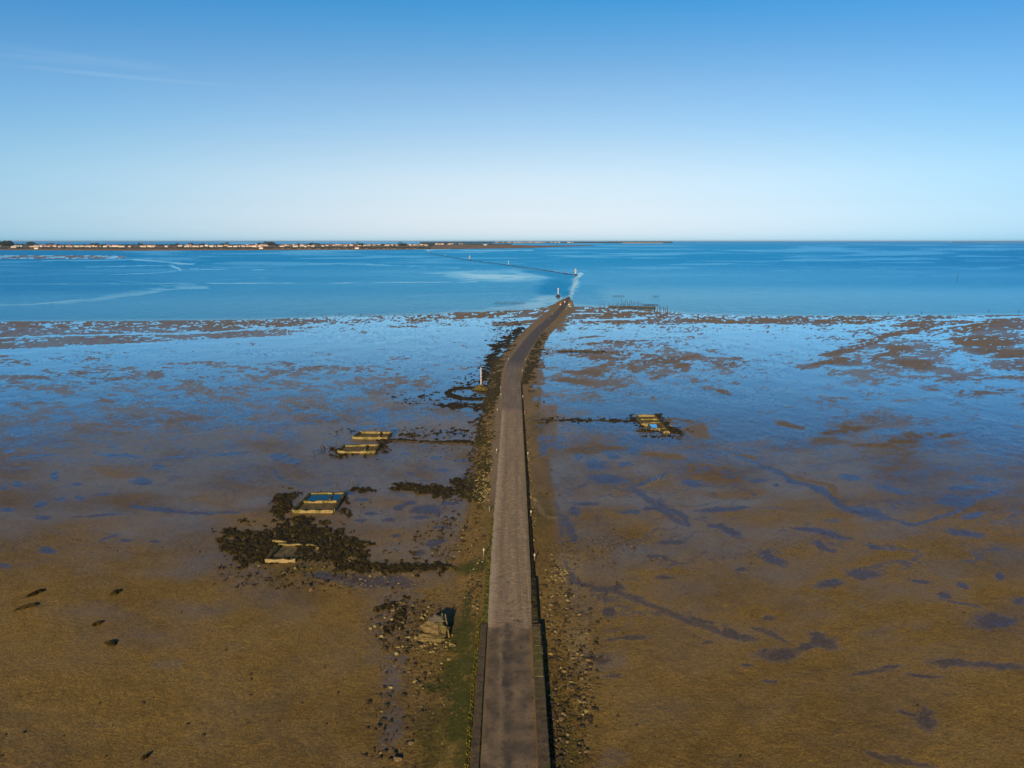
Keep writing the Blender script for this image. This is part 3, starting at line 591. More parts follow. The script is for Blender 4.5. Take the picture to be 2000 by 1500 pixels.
# ------------------------------------------------------------------ setting: sea
vr = np.concatenate([np.arange(660, 476, -.9), [475, 474, 473.2, 472.6, 472.0, 471.4, 471.0]])
yr = G(1000, vr)[1]
X = (yr*CP+H*SP)[:, None]*t[None, ::1]; Y = np.broadcast_to(yr[:, None], X.shape).copy(); u, v = UV(X, Y)
wu = (fbm(u/60, v/4, 4, 5)-.5); wv = (fbm(u/90, v/6, 4, 6)-.5)
calm = np.zeros_like(u)
for pts, w, k in (([(-200,598),(0,596),(60,595),(110,590),(160,585)],1.3,1),([(110,592),(170,587),(230,579),(290,570),(340,563),(395,561)],3.6,.8),([(200,580),(260,570),(320,562),(370,556)],4.2,.6),([(0,555),(250,554),(500,553.5),(700,552.5),(850,551.5),(935,550)],.55,1),
    ([(170,521),(330,518),(380,514)],.5,.8),([(260,508),(300,510),(345,513),(375,515)],1,.9),([(340,519),(350,526)],1.4,.9),([(210,536),(240,535.5),(290,534),(340,530)],.8,.9),([(0,540),(100,536),(200,534)],.5,.8),([(370,525),(500,526.5),(550,527)],.35,.9),
    ([(290,544),(420,546),(520,543)],.5,.6),([(600,515),(740,517),(850,522),(900,524)],.5,.7),([(240,549),(300,553),(340,560)],1,.6),([(650,580),(760,581),(840,577)],.6,.5),([(800,577),(900,574),(1000,573)],.8,.6),
    ([(835,489),(1000,489),(1040,488.5)],.5,.9),([(1500,529),(1620,527),(1780,525)],.5,.6),([(1700,541),(1900,538),(2000,537)],.5,.5),([(80,510.5),(180,508.8),(300,506)],.5,.8),([(1110,581),(1114,572),(1120,556),(1127,543),(1132,534)],1.9,1.0),
    ([(10,547),(60,550)],.5,.5)):
    calm = np.maximum(calm, poly_line(u+wu*20, v+wv*3.2, pts, w*1.0)*k*ss(.22, .52, fbm(u/55, v/2.2, 3, 78)+.1))
calm = np.maximum(calm, ell(u, v, [(960,540,100,9,2,.95),(1050,538,70,8,6,.7),(870,534,50,3,0,.6),(1050,592,60,12,-15,1),(1000,600,80,5,-4,.9),(1150,600,90,5,3,.7),(1240,596,70,6,0,.5),(930,560,90,6,0,.35),(1090,585,14,6,0,1),(1125,560,7,14,20,.8)], .7, (wu, wv))*ss(.30, .6, fbm(u/45, v/1.6, 4, 77)+.14))
calm = np.maximum(calm, ss(12, 0, shore(u)-v)*.85)
calm = np.maximum(calm, .62*ss(530, 580, v)*ss(1100, 1200, u)); calm = np.maximum(calm, .55*ss(530, 600, v)); calm = np.maximum(calm, .30*ss(505, 540, v))
calm = np.maximum(calm, .35*ss(.52, .66, fbm(u/160, v/3.0, 5, 99)))
dark = ell(u, v, [(1085,560,36,17,-12,1),(1075,536,60,4.5,8,.9),(1105,572,14,9,0,1),(1850,522,300,13,-1,.45),(100,548,300,22,0,.35),(950,512,110,8,4,.4),(600,545,200,5,0,.3)], .5, (wu, wv))
dark = np.maximum(dark, poly_line(u, v, [(838,495.2),(917,509),(993,519.5),(1060,529),(1118,539)], 2.2)*.8)
calm = calm*(1-dark*.9*((u < 1112-(v-582)*.28)))
foam = poly_line(u+wu*3, v, [(1111,580),(1115,570),(1121,556),(1127,545)], .8)*.55+poly_line(u, v, [(1000,524.3),(1060,527),(1112,533.2)], .6)*.5
me, _ = grid_mesh('sea', X, Y, np.full_like(X, -.02))
attr(me, 'fa', np.stack([np.clip(calm, 0, 1), dark, foam, np.ones_like(X)], -1))
tag(link('sea', me, M['sea']), kind='structure')

# ------------------------------------------------------------------ setting: road
def build_road():
    ys = np.concatenate([np.arange(-90, 50, 4.0), np.geomspace(50, 560, 460)]); ys = ys[ys <= Y_END]; ys = np.append(ys, Y_END)
    L_, R_, h = road_at(ys)
    nx = 14; vs = []; fs = []; mi = []; uvs = []
    s = np.concatenate([[0], np.cumsum(np.hypot(np.diff(ys), np.diff((L_+R_)/2)))])
    ya, yb, yc = vY(1222, .95), vY(796, .7), vY(715, .5)
    for i in range(len(ys)):
        jl = .10*(float(vn(np.array(ys[i]/1.3), np.array(3.), 5))-.5); jr = .06*(float(vn(np.array(ys[i]/1.1), np.array(9.), 6))-.5)
        for j in range(nx+1):
            f = j/nx; x = (L_[i]+jl)*(1-f)+(R_[i]+jr)*f
            crown = .05*(1-(2*f-1)**2)+.03*(float(vn(np.array(x*.8), np.array(ys[i]*.5), 15))-.5)
            vs.append((x, ys[i], h[i]+crown-.03)); uvs.append(((f*(R_[i]-L_[i])), ys[i]))
    n = nx+1
    for i in range(len(ys)-1):
        ym = (ys[i]+ys[i+1])/2; m = 0
        for j in range(nx): a = i*n+j; fs.append((a, a+1, a+n+1, a+n)); mi.append(m)
    # flanks: the right one is the face of the retaining wall
    base = len(vs)
    for i in range(len(ys)):
        a = vs[i*n]; b = vs[i*n+nx]
        vs += [(a[0]-.02, a[1], -.5), (b[0]+.02, b[1], -.5)]; uvs += [(a[1], -.5), (b[1], -.5)]
    for i in range(len(ys)-1):
        fs.append((i*n, (i+1)*n, base+2*(i+1), base+2*i)); mi.append(1)
        fs.append((i*n+nx, base+2*i+1, base+2*(i+1)+1, (i+1)*n+nx)); mi.append(1)
    me = bpy.data.meshes.new('causeway_road'); me.from_pydata(vs, [], fs); me.polygons.foreach_set('material_index', mi)
    uvl = me.uv_layers.new(name='uv'); li = np.empty(len(me.loops), int); me.loops.foreach_get('vertex_index', li)
    uvl.data.foreach_set('uv', np.array(uvs)[li].ravel()); me.update()
    o = link('causeway_road', me, [M['road'], M['wall_moss']]); tag(o, kind='structure')
build_road()

# the drowned part of the causeway, its stones just breaking the water
def ridge():
    pts = [(838, 494.6), (870, 500.5), (917, 508), (955, 513.2), (993, 518), (1060, 527.3), (1118, 536.4)]
    P = [Vector((*[float(a) for a in G(*p)], 0)) for p in pts]; mb = MB()
    for a, b in zip(P[:-1], P[1:]):
        n = max(2, int((b-a).length/14)); d = (b-a).normalized(); s = Vector((-d.y, d.x, 0))
        for i in range(n):
            c = a.lerp(b, (i+.5)/n); 
            if random.random() < .12: continue
            mb.box((c.x+s.x*random.uniform(-1, 1), c.y, .02), ((b-a).length/n*.95, random.uniform(4, 7), random.uniform(.3, .8)), math.atan2(d.y, d.x), .75, jit=.2)
    o = mb.build('causeway_kerbstones', M['rock_d']); tag(o, kind='structure')
ridge()

# ------------------------------------------------------------------ walls along the road
def strip_wall(name, label, mats, v0, v1, side, off0, off1, top, bot=-.4, n=60, rag=.02, group=None):
    """side -1 left / +1 right; off0..off1 metres out from the road edge; top height above the road"""
    y0, y1 = vY(v0, .9), vY(v1, .9); ys = np.linspace(y0, y1, n); L_, R_, h = road_at(ys)
    vs = []; fs = []; mi = []
    for i, y in enumerate(ys):
        e = L_[i] if side < 0 else R_[i]
        o0 = off0 if np.isscalar(off0) else np.interp(y, [y0, y1], off0); o1 = off1 if np.isscalar(off1) else np.interp(y, [y0, y1], off1)
        j = random.uniform(-rag, rag); tz = h[i]+top+random.uniform(-rag, rag)
        a = e+side*o0; b = e+side*(o1+j)
        vs += [(a, y, bot), (a, y, tz), (a+side*.05, y, tz+.03), (b-side*.05, y, tz+.03), (b, y, tz-.02), (b+side*.03, y, bot)]
    for i in range(n-1):
        for k in range(5):
            A = i*6+k; fs.append((A, A+1, A+7, A+6)); mi.append(0 if k in (1, 2, 3) else 1)
    fs += [tuple(range(6)), tuple(range((n-1)*6+5, (n-1)*6-1, -1))]; mi += [1, 1]
    mb = MB(); mb.v = vs; mb.f = fs; mb.mi = mi
    o = mb.build(name, mats); tag(o, label, 'wall', group); return o
strip_wall('kerb_wall', 'low reddish brown stone kerb wall along the left edge of the nearest stretch of road', [M['wall_top'], M['wall_moss']], 1720, 1221, -1, .02, (.80, .66), .14, n=90)
w = strip_wall('parapet_wall', 'mossy stone parapet along the right edge of the nearest road, casting a black shadow', [M['wall_top'], M['wall_moss']], 1720, 1222, 1, -.02, (.98, .98), .16, n=90)
# mossy coping blocks on the far end of the parapet
def coping():
    ys = np.linspace(vY(1325, 1), vY(1226, 1), 8); L_, R_, h = road_at(ys); mb = MB()
    for i in range(7):
        mb.box((R_[i]+.50+random.uniform(-.05, .05), (ys[i]+ys[i+1])/2, h[i]+.225+random.uniform(-.03, .02)), (.88+random.uniform(-.12, .08), ys[i+1]-ys[i]-.03, .15), math.atan2(-(R_[i+1]-R_[i]), ys[i+1]-ys[i]), .94, jit=.02)
    o = mb.build('coping', M['wall_moss'], bevel=.02); o.parent = w
coping()
strip_wall('retaining_wall', 'narrow dark retaining wall at the right edge of the cobbled road, beyond the mossy parapet', [M['weed_y'], M['wall_top']], 1213, 1128, 1, -.01, (.72, .62), -.12, n=30, rag=.03)
strip_wall('wall_shade_strip', 'thin dark strip standing in for wall shade below the right edge of the cobbled road', [M['weed'], M['rock_d']], 1122, 745, 1, 0.0, (.42, .34), -.38, n=120, rag=.06)  # dark-coloured strip put in for the retaining wall's shade and shadow on the mud
strip_wall('mossy_edge', 'yellow green mossy stone edging on the left side of the cobbled road', [M['grass'], M['wall_moss']], 1219, 1010, -1, .0, (.66, .35), -.02, n=90, rag=.05)
def grass_edge():
    # thin sunlit fringe of grass against the left kerb wall
    ys = np.arange(vY(1700), vY(1225), .16); L_, R_, h = road_at(ys); mb = MB()
    for i, y in enumerate(ys):
        for k in range(3):
            off = np.interp(y, [ys[0], ys[-1]], [.86, .72])+random.uniform(0, .36); x = L_[i]-off; b = h[i]-.12
            hh = random.uniform(.12, .3); a = random.uniform(0, 3.14); c, s_ = math.cos(a)*.10, math.sin(a)*.10
            mb.add([(x-c, y-s_, b), (x+c, y+s_, b), (x+random.uniform(-.1, .06), y+random.uniform(-.1, .1), b+hh)], [(0, 1, 2)])
    o = mb.build('grass', M['grass']); tag(o, 'yellow green grass fringe along the outside of the left kerb wall', 'grass', kind='stuff')
grass_edge()

# ------------------------------------------------------------------ seaweed: lumpy beds that stand above the mud
W_DENSE = [(958,766,22,7,0,1.1),(925,768,10,3),(500,1062,70,32,5),(600,1043,85,26,8),(665,1070,60,36,15),(610,1040,95,16,8),(700,1085,26,14,10),(470,1075,36,26),(620,1068,60,32),(560,982,34,27,-20),(490,1092,34,6,-6),(765,1110,108,12,1),(835,1108,44,10),(690,1108,40,10),
  (825,953,68,9,6),(880,962,50,13,10),(925,955,24,30,0),(905,945,26,14),(945,925,9,40,0,.9),(700,957,34,4,-4,.9),(715,959,20,5),(520,1075,40,26),
  (905,793,55,4.5,2),(935,798,22,5),(870,795,20,4,5,.9),(955,790,14,30,0,.85),(940,845,10,40,0,.9),(962,700,15,30,25),(985,672,12,24,35),(1010,650,10,18,45),(950,730,16,20,15,.8),(967,745,12,40,0,.85),
  (1045,690,11,40,20,.95),(1058,660,8,22,50,.7),(1028,735,10,16,0),(1035,720,12,20,10),(868,1222,12,10,0,.5),
  (862,863,104,2.3,1.4),(900,866,60,1.6,1),(790,859,60,2,3,.9),(1120,821,60,2.0,1,.95),(1195,823,60,2.0,1,.95),(1065,824,14,3,-10,.9),(1238,820,10,9,-30),(1285,820,10,14,-50),(1305,836,22,7,35),(1320,845,18,5,15),(1262,842,26,2.5,3),(1290,852,40,1.3,0,.9),
  (1265,833,8,6,0,.7),(1250,832,5,9,-30,.8),(750,866,26,8,-20,.9),(660,890,16,6,0,.8),(655,878,14,5,0,.8),(745,880,18,8,-20,.7),(925,1218,5,3),(760,1183,34,8,-18,.95),(785,1196,20,12,-40),(775,1215,18,20,10,.8),(757,1232,10,8),(1040,760,9,20,0,.5),
  (950,905,14,24,0,.85),(1138,687,46,1.8,1.2,1),(672,985,12,20,20,.8),(680,1000,12,8),(590,1017,30,4,0,.8),(720,850,60,2.5,0,.5),(790,850,30,6,0,.6)]
W_SPARSE = [(860,780,130,16,0,.55),(860,880,90,30,0,.32),(870,845,90,12,0,.65),(740,850,110,12,0,.45),(830,1075,130,28,0,.42),(880,1030,70,50,0,.45),(800,1200,70,50,0,.42),(840,1290,80,70,0,.28),(600,1130,170,28,0,.45),(480,1130,90,40,0,.28),
  (960,740,34,60,20,.8),(930,760,60,34,0,.55),(985,650,40,40,40,.55),(1060,625,30,26,-45,.35),(1045,700,26,50,15,.5),(1050,800,24,50,0,.38),(1110,1330,60,170,5,.38),(1085,1180,30,60,0,.25),(1075,960,24,60,5,.3),(1120,1150,50,40,0,.25),(1290,835,60,22,10,.5),
  (700,890,60,14,0,.45),(660,960,60,14,0,.28),(1150,820,120,6,0,.7),(1180,1060,130,40,0,.24),(1560,1090,420,55,0,.13),(250,1070,300,28,0,.17),(930,1150,30,60,0,.5),(770,1400,60,120,0,.22),(940,900,30,110,0,.72),(720,1010,120,40,0,.25)]
def ring_mask(u, v):
    r = np.hypot((u-928)/48, (v-768.5)/11.5); a = 1.25*ss(.42, .14, np.abs(r-1.0)); return a*((u < 940) | (v > 765))
def weed_mask(u, v, x, y):
    ld = np.log(np.maximum(y, 8.)); th = np.arctan2(x, np.maximum(y, 8.))
    w1 = (fbm(th*60, ld*60, 4, 141)-.5)*2; w2 = (fbm(th*60, ld*60, 4, 157)-.5)*2
    D = ell(u, v, W_DENSE, .3, (w1*1.2, w2*1.1)); Sx = ell(u, v, W_SPARSE, .6, (w1, w2))
    D = np.maximum(D, ring_mask(u+w1*3, v+w2*1.2))
    L_, R_, h = road_at(np.minimum(y, Y_END)); dl = L_-x; dr = x-R_
    n = fbm(th*230, ld*150, 4, 171, .62)
    big = fbm(th*70, ld*50, 3, 181, .6)
    f = np.maximum(D*.80, Sx*(.66+.7*(big-.42)))
    m = n*.95 + f*.66 - .80
    m = np.where((dl < .9) & (dr < .45) & (y < Y_END+5), -1, m)
    hole = ell(u, v, [(728,851,40,7),(700,874,38,8),(622,984,52,20),(555,1080,26,12,-20),(1268,822,24,11,25),(908,767,26,6),(850,1232,26,18),(940,758,8,4)], .05)
    return np.where(hole > .5, -1, m), n
def seaweed():
    us = np.arange(120, 2000, 1.55); vs_ = np.concatenate([np.arange(1500, 900, -1.35), np.arange(900, 586, -.8)])
    yr = G(1000, vs_)[1]; t = (us-1000)/FPX
    X = (yr*CP+H*SP)[:, None]*t[None, :]; Y = np.broadcast_to(yr[:, None], X.shape).copy(); u, v = UV(X, Y)
    m, n = weed_mask(u, v, X, Y)
    hgt = np.clip(m*4.2, 0, 1)**.5; lump = fbm(X/.45, Y/.45, 3, 191)
    Z = ground_z(X, Y, u, v) - .03 + hgt*(.07+.26*lump**1.2)
    keep = m > 0
    f = keep[:-1, :-1] | keep[1:, :-1] | keep[:-1, 1:] | keep[1:, 1:]
    Z = np.where(keep, Z, Z-.10)
    near_road = (np.minimum(np.abs(road_at(np.minimum(Y, Y_END))[0]-X), np.abs(X-road_at(np.minimum(Y, Y_END))[1])) < 5.5)[:-1, :-1] & (v[:-1, :-1] > 600)
    for name, msk, m_, lab in (('seaweed', f & ~near_road, M['weed'], 'dark brown seaweed beds lying in lumps over the mud and round the basins'),
                               ('bladderwrack', f & near_road, M['weed_y'], 'olive yellow bladderwrack covering the sloping banks of the causeway')):
        me, used = grid_mesh(name, X, Y, Z, smooth=False, mask=msk)
        tag(link(name, me, m_), lab, 'seaweed', kind='stuff')
seaweed()

# ------------------------------------------------------------------ rocks
def rock_mesh(name, seed, m, flat=.6, sub=2):
    bm = bmesh.new(); bmesh.ops.create_icosphere(bm, subdivisions=sub, radius=1)
    rr = random.Random(seed); pl = [(Vector((rr.uniform(-1, 1), rr.uniform(-1, 1), rr.uniform(-.4, 1))).normalized(), rr.uniform(.55, .85)) for _ in range(7)]
    for v in bm.verts:
        c = v.co.copy()
        for n, d in pl:
            e = c.dot(n)-d
            if e > 0: c -= n*e
        v.co = Vector((c.x*rr.uniform(.97, 1.03), c.y*.8, max(c.z, -.35)*flat))
    me = bpy.data.meshes.new(name); bm.to_mesh(me); bm.free(); me.materials.append(m); return me
def zat(x, y):
    u, v = UV(np.array([x], float), np.array([y], float)); return float(ground_z(np.array([x], float), np.array([y], float), u, v)[0])
ROCKS = {k: [rock_mesh('rock', 100+i+j*10, M[k], .6) for i in range(4)] for j, k in enumerate(('rock_d', 'rock_y', 'rock_b'))}
def scatter():
    # (centre, radii, rotation, count, size range, weights dark/yellow/brown, region key)
    reg = [(1118,1330,52,180,4,420,(.09,.34),(.78,.06,.16),'R'),(1085,1170,34,80,0,170,(.10,.34),(.5,.2,.3),'R'),(1080,1420,16,90,0,150,(.08,.30),(.85,.03,.12),'R'),
           (795,1225,70,60,0,300,(.08,.38),(.72,.13,.15),'L'),(840,1262,50,14,0,110,(.06,.24),(.3,.5,.2),'L'),(820,1330,80,70,0,110,(.08,.3),(.7,.1,.2),'L'),(760,1420,50,80,0,60,(.1,.4),(.8,.1,.1),'L'),
           (760,1133,100,14,0,90,(.05,.20),(.15,.7,.15),'P'),(930,1150,20,60,0,120,(.08,.30),(.6,.2,.2),'L'),(570,1120,170,36,0,110,(.15,.5),(.9,.03,.07),'S'),(880,1060,60,40,0,80,(.12,.4),(.75,.12,.13),'S'),
           (948,935,14,55,0,300,(.10,.28),(.3,.55,.15),'B'),(942,960,20,26,0,160,(.12,.34),(.2,.7,.1),'B'),(955,860,9,60,0,130,(.12,.3),(.4,.45,.15),'B'),(1040,1010,9,60,0,60,(.12,.3),(.4,.3,.3),'R'),(1090,1120,20,16,0,50,(.1,.3),(.1,.5,.4),'R'),
           (1035,930,5,90,0,90,(.12,.28),(.4,.4,.2),'R'),(1190,1080,120,30,0,60,(.10,.25),(.9,0,.1),'F'),(1480,1190,460,160,0,26,(.08,.2),(.9,0,.1),'F'),(965,700,26,60,20,160,(.15,.5),(.8,.1,.1),'B'),(1042,700,16,60,10,90,(.15,.45),(.6,.3,.1),'R'),
           (930,760,50,20,0,120,(.15,.5),(.9,.03,.07),'B'),(1138,687,48,1.6,1,60,(.2,.5),(1,0,0),'K'),(1290,838,50,14,20,60,(.15,.4),(.8,.15,.05),'E'),(1000,640,30,30,0,90,(.2,.6),(.7,.1,.2),'B'),(1270,942,30,5,-28,26,(.06,.15),(0,1,0),'F')]
    LAB = {'R': ('rock lying in the scatter of stones to the right of the causeway', 'stones along the right side of the causeway'), 'L': ('rock lying in the scatter round the ruined block left of the road', 'stones round the ruined block'),
           'P': ('stone lying in the dark pool left of the road', 'stones in the dark pool'), 'S': ('rock on the mud among the seaweed beds left of the road', 'rocks among the left seaweed beds'), 'B': ('stone on the left bank of the causeway', 'stones on the left bank of the causeway'),
           'F': ('stone on the open mud right of the causeway', 'stones on the open right flats'), 'K': ('dark rock in the short breakwater right of the bend', 'rocks of the short breakwater'), 'E': ('rock beside the basins right of the causeway', 'rocks round the right basin')}
    items = []
    for cx, cy, a, b, ro, n, (s0, s1), wt, key in reg:
        for _ in range(n):
            r = math.sqrt(random.random())*(1.15 if random.random() < .25 else .95); an = random.uniform(0, 6.283)
            p, q = a*r*math.cos(an), b*r*math.sin(an); ro_ = R(ro); px = cx+p*math.cos(ro_)-q*math.sin(ro_); py = cy+p*math.sin(ro_)+q*math.cos(ro_)
            x, y = [float(k) for k in G(px, py)]; L_, R_, h = [float(k) for k in road_at(min(y, Y_END))]
            if L_-.95 < x < R_+.5 + (.6 if py > 1210 else 0): continue
            s = s0+(s1-s0)*random.random()**2.6; k = random.choices(('rock_d', 'rock_y', 'rock_b'), wt)[0]
            items.append((s*pxm(py), s, x, y, k, key, px, py))
    # lone dark stones and weed lumps on the bare sand, placed one by one
    for px, py, w in ((441,1271,.35),(354,1197,.3),(489,1319,.38),(491,1328,.3),(490,1359,.3),(195,1375,.26),(279,1374,.3),(285,1358,.16),(299,1364,.2),(46,1433,.32),(10,1437,.28),(122,1440,.3),(367,1415,.34),(397,1438,.36),(206,1480,.24),(2,1479,.3),(220,1418,.2),
                      (638,1415,.3),(712,1478,.5),(634,1305,.25),(1243,1418,.3),(1207,1400,.4),(1188,1215,.3),(1447,1480,.3),(1900,1229,.2),(1793,1380,.28),(325,1226,.18),(335,1318,.16),(57,1420,.16),(1205,1140,.5),(1183,1163,.4),(1517,947,.4),(1601,1084,.3),(1572,924,.3),
                      (600,1303,.2),(590,1375,.24),(545,1410,.2),(660,1355,.26),(695,1390,.2),(1290,1380,.14),(1400,1260,.14),(1280,1440,.14)):
        x, y = [float(k) for k in G(px, py)]; items.append((w*pxm(py)*1.6, w*.55, x, y, 'rock_d', 'O', px, py))
    LAB['O'] = ('dark weedy stone lying alone on bare brown mud', 'lone dark stones on the bare mud')
    items.sort(reverse=True)
    cname = {'rock_d': 'dark', 'rock_y': 'pale yellow', 'rock_b': 'brown'}
    stuff = {}
    for i, (pz, s, x, y, k, key, px, py) in enumerate(items):
        me = random.choice(ROCKS[k]); z = zat(x, y)
        sc = (s*random.uniform(.8, 1.25), s*random.uniform(.8, 1.2), s*random.uniform(.7, 1.2)); rz = random.uniform(0, 6.28)
        if i < 290 or key == 'O':
            o = bpy.data.objects.new('rock', me); COL.objects.link(o); o.location = (x, y, z+sc[2]*.12); o.rotation_euler = (0, 0, rz); o.scale = sc
            tag(o, cname[k]+' '+LAB[key][0].replace('dark weedy', 'weedy').replace('dark rock', 'rock'), 'rock', cname[k]+' '+LAB[key][1])
        else: stuff.setdefault(k, []).append((me, Matrix.LocRotScale(Vector((x, y, z+sc[2]*.12)), Matrix.Rotation(rz, 3, 'Z').to_quaternion(), Vector(sc))))
    for k, L in stuff.items():
        vs = []; fs = []; b = 0
        for me, mt in L:
            n = len(me.vertices); a = np.empty(n*3); me.vertices.foreach_get('co', a); a = a.reshape(-1, 3)
            m4 = np.array(mt); vs.append(a@m4[:3, :3].T+m4[:3, 3])
            f = np.array([p.vertices[:] for p in me.polygons]); fs.append(f+b); b += n
        V = np.concatenate(vs); F = np.concatenate(fs); me = bpy.data.meshes.new('rubble'); me.from_pydata(V.tolist(), [], F.tolist()); 
        tag(link('rubble', me, M[k]), 'small %s stones strewn along both sides of the causeway' % cname[k], 'stones', kind='stuff')
scatter()

# clumps of weed on the open left sand, each traced
def clump(px, py, wpx, hpx, rot, label):
    x, y = [float(a) for a in G(px, py)]; m = pxm(py); z = zat(x, y); a = wpx/m/2
    bx, by = G(px, py+hpx/2); tx, ty = G(px, py-hpx/2); b = float(ty-by)/2
    bm = bmesh.new(); bmesh.ops.create_icosphere(bm, subdivisions=4, radius=1)
    for v in bm.verts:
        an = math.atan2(v.co.y, v.co.x); k = 1+.35*math.sin(an*2+px)+.2*math.sin(an*5+py)+random.uniform(-.08, .08)
        zz = max(v.co.z, -.2)*(.26+random.uniform(0, .10)); xx, yy = v.co.x*a*k, v.co.y*b*k
        v.co = Vector((xx*math.cos(rot)-yy*math.sin(rot), xx*math.sin(rot)+yy*math.cos(rot), zz))
    me = bpy.data.meshes.new('seaweed_clump'); bm.to_mesh(me); bm.free()
    o = link('seaweed_clump', me, M['weed']); o.location = (x, y, z); tag(o, label, 'seaweed clump', 'seaweed clumps on the left sand')
for c in ((70,1160,24,8,.9,'farthest left dark seaweed clump, with a thin tail pointing left'),(53,1187,30,7,.8,'long thin dark seaweed clump just in front of the one with a tail'),(226,1159,18,7,.7,'small oblong seaweed clump, farther right than the thin ones'),
          (190,1220,14,7,.6,'small dark seaweed clump behind the widest rounded one on the left sand'),(217,1258,19,11,.5,'widest rounded dark seaweed clump on the left sand'),(283,1482,13,6,.5,'nearest dark seaweed clump, at the bottom edge of the left sand')):
    clump(*c)

# ------------------------------------------------------------------ oyster basins
def wall_seg(parent, p, q, ht, th=.35, z0=-.3, name='wall', m=None, inset=0.0):
    """one masonry wall between two picture points given on its top edge"""
    a = Vector((*[float(k) for k in G(*p, ht)], 0)); b = Vector((*[float(k) for k in G(*q, ht)], 0)); loc = parent.location
    d = (b-a); L = d.length; d.normalize(); s = Vector((-d.y, d.x, 0)); a = a+d*inset; b = b-d*inset; L = (b-a).length
    n = max(3, int(L/.7)); mb = MB()
    ring = []
    for i in range(n+1):
        c = a+(b-a)*(i/n)-loc; j = random.uniform(-.055, .055); jz = random.choice((random.uniform(-.05, .03), random.uniform(-.05, .03), random.uniform(-.22, 0)))
        ring += [c-s*(th/2+.03+j)+Vector((0, 0, z0)), c-s*(th/2+j)+Vector((0, 0, ht+jz)), c+s*(th/2-j)+Vector((0, 0, ht+jz)), c+s*(th/2+.03-j)+Vector((0, 0, z0))]
    fs = [(i*4+k, i*4+k+1, i*4+k+5, i*4+k+4) for i in range(n) for k in range(3)]+[(0, 1, 2, 3), (n*4+3, n*4+2, n*4+1, n*4)]
    mb.add(ring, fs); mb.mi = [1 if (i < n*3 and i % 3 == 1) else 0 for i in range(len(fs))]; o = mb.build(name, [m or M['basin'], M['basin_top']], parent); return o
def pool(parent, pts, z, name='water'):
    P = [Vector((*[float(k) for k in G(*p, z)], z))-parent.location for p in pts]; mb = MB(); mb.add(P, [tuple(range(len(P)))])
    return mb.build(name, M['pool'], parent)
def floor(parent, pts, z):
    P = [Vector((*[float(k) for k in G(*p, z)], z))-parent.location for p in pts]; mb = MB(); mb.add(P, [tuple(range(len(P)))])
    return mb.build('silt_floor', M['silt'], parent)
tq = NT('pool_water'); fr = tq.n('Fresnel'); fr.inputs['IOR'].default_value = 1.5; gl = tq.n('BsdfGlossy'); gl.inputs['Roughness'].default_value = .12; gl.inputs['Color'].default_value = (.6, .88, 1, 1)
df = tq.n('BsdfDiffuse'); df.inputs['Color'].default_value = (.012, .06, .09, 1); ms = tq.n('MixShader'); tq.l(fr.outputs[0], ms.inputs[0]); tq.l(df.outputs[0], ms.inputs[1]); tq.l(gl.outputs[0], ms.inputs[2]); M['pool'] = tq.done(ms.outputs[0])
M['silt'] = simple('basin_silt', (.06, .045, .018), (.18, .13, .05), 1.5, .8, .8, .1, .4)
def basin(label, base, walls, parts, pools=(), floors=(), ht=.6, th=.36):
    x, y = [float(k) for k in G(*base)]; e = empty('oyster_basin', (x, y, 0)); tag(e, label, 'oyster basin', 'walled oyster basins on the mudflat')
    for i, w_ in enumerate(walls): wall_seg(e, w_[0], w_[1], w_[2] if len(w_) > 2 else ht, th, name='wall', inset=(0 if i % 2 == 0 else th/2))
    for w_ in parts: wall_seg(e, w_[0], w_[1], (w_[2] if len(w_) > 2 else ht)-.05, th*.9, name='partition', inset=th/2+.01)
    for p in pools: pool(e, *p)
    for p in floors: floor(e, *p)
    return e
basin('two-celled stone basin, the farther of the close pair left of the road', (725, 856),
      [((689.5,852.5),(755,853)), ((689.5,852.5),(703.5,842)), ((703.5,842),(764.5,842.5)), ((755,853),(764.5,842.5))], [((739.5,851.5),(744.5,843.2))], (), [([(691,855),(755,855),(764,845),(704,845)], .12)])
basin('silted two-celled stone basin, the nearer of the close pair left of the road', (700, 884),
      [((660,879.6),(731,880)), ((660,879.6),(672,868.5),.5), ((672,868.5),(741.5,867.2),.5), ((731,880),(741.5,867.2))], [((712,878.5),(718,868.8),.5)], (), [([(662,882),(732,882),(741,870),(673,870)], .12)])
basin('three-cell stone basin with blue water in its two rear cells, left of the road', (612, 1001),
      [((572,995),(651,995)), ((572,995),(606.5,961.5)), ((606.5,961.5),(674,960.5)), ((651,995),(674,960.5))], [((591,977.5),(659.5,977)), ((643,976),(650.5,961.8))],
      [([(592,979),(642,979),(649,965),(607,965)], .33), ([(645,979),(660,979),(672,965),(652,965)], .33)], [([(575,999),(651,999),(660,981),(594,981)], .15)])
basin('ruined stone basin half buried in the largest dark seaweed bed', (555, 1094),
      [((518.5,1091),(577,1090)), ((518.5,1091),(544,1062.5)), ((545,1060),(614,1062),.4), ((577,1090),(592,1074),.45)], [((530,1054),(563,1055.5),.5), ((614,1062),(622,1070),.4)], (), [([(521,1095),(578,1094),(592,1078),(545,1066)], .1)])
basin('terraced stone basin with one small blue pool, alone right of the road', (1275, 836),
      [((1243.5,809),(1278,809),.75), ((1243.5,809),(1255,827)), ((1255,827),(1268,826.8)), ((1278,809),(1307,842))], [((1250,817.6),(1285.5,817.6)), ((1254.5,824),(1291,823.6)), ((1291,835),(1302,834.6)), ((1266,826.5),(1272,837)), ((1283,826),(1289,837)), ((1272,836),(1290,836),.35), ((1294,841.5),(1307,841.5))],
      [([(1267.5,828.5),(1283.5,828),(1288,835.5),(1272,835.5)], .25)], [([(1246,814),(1279,814),(1307,843),(1291,844),(1284,828),(1256,828)], .25)])

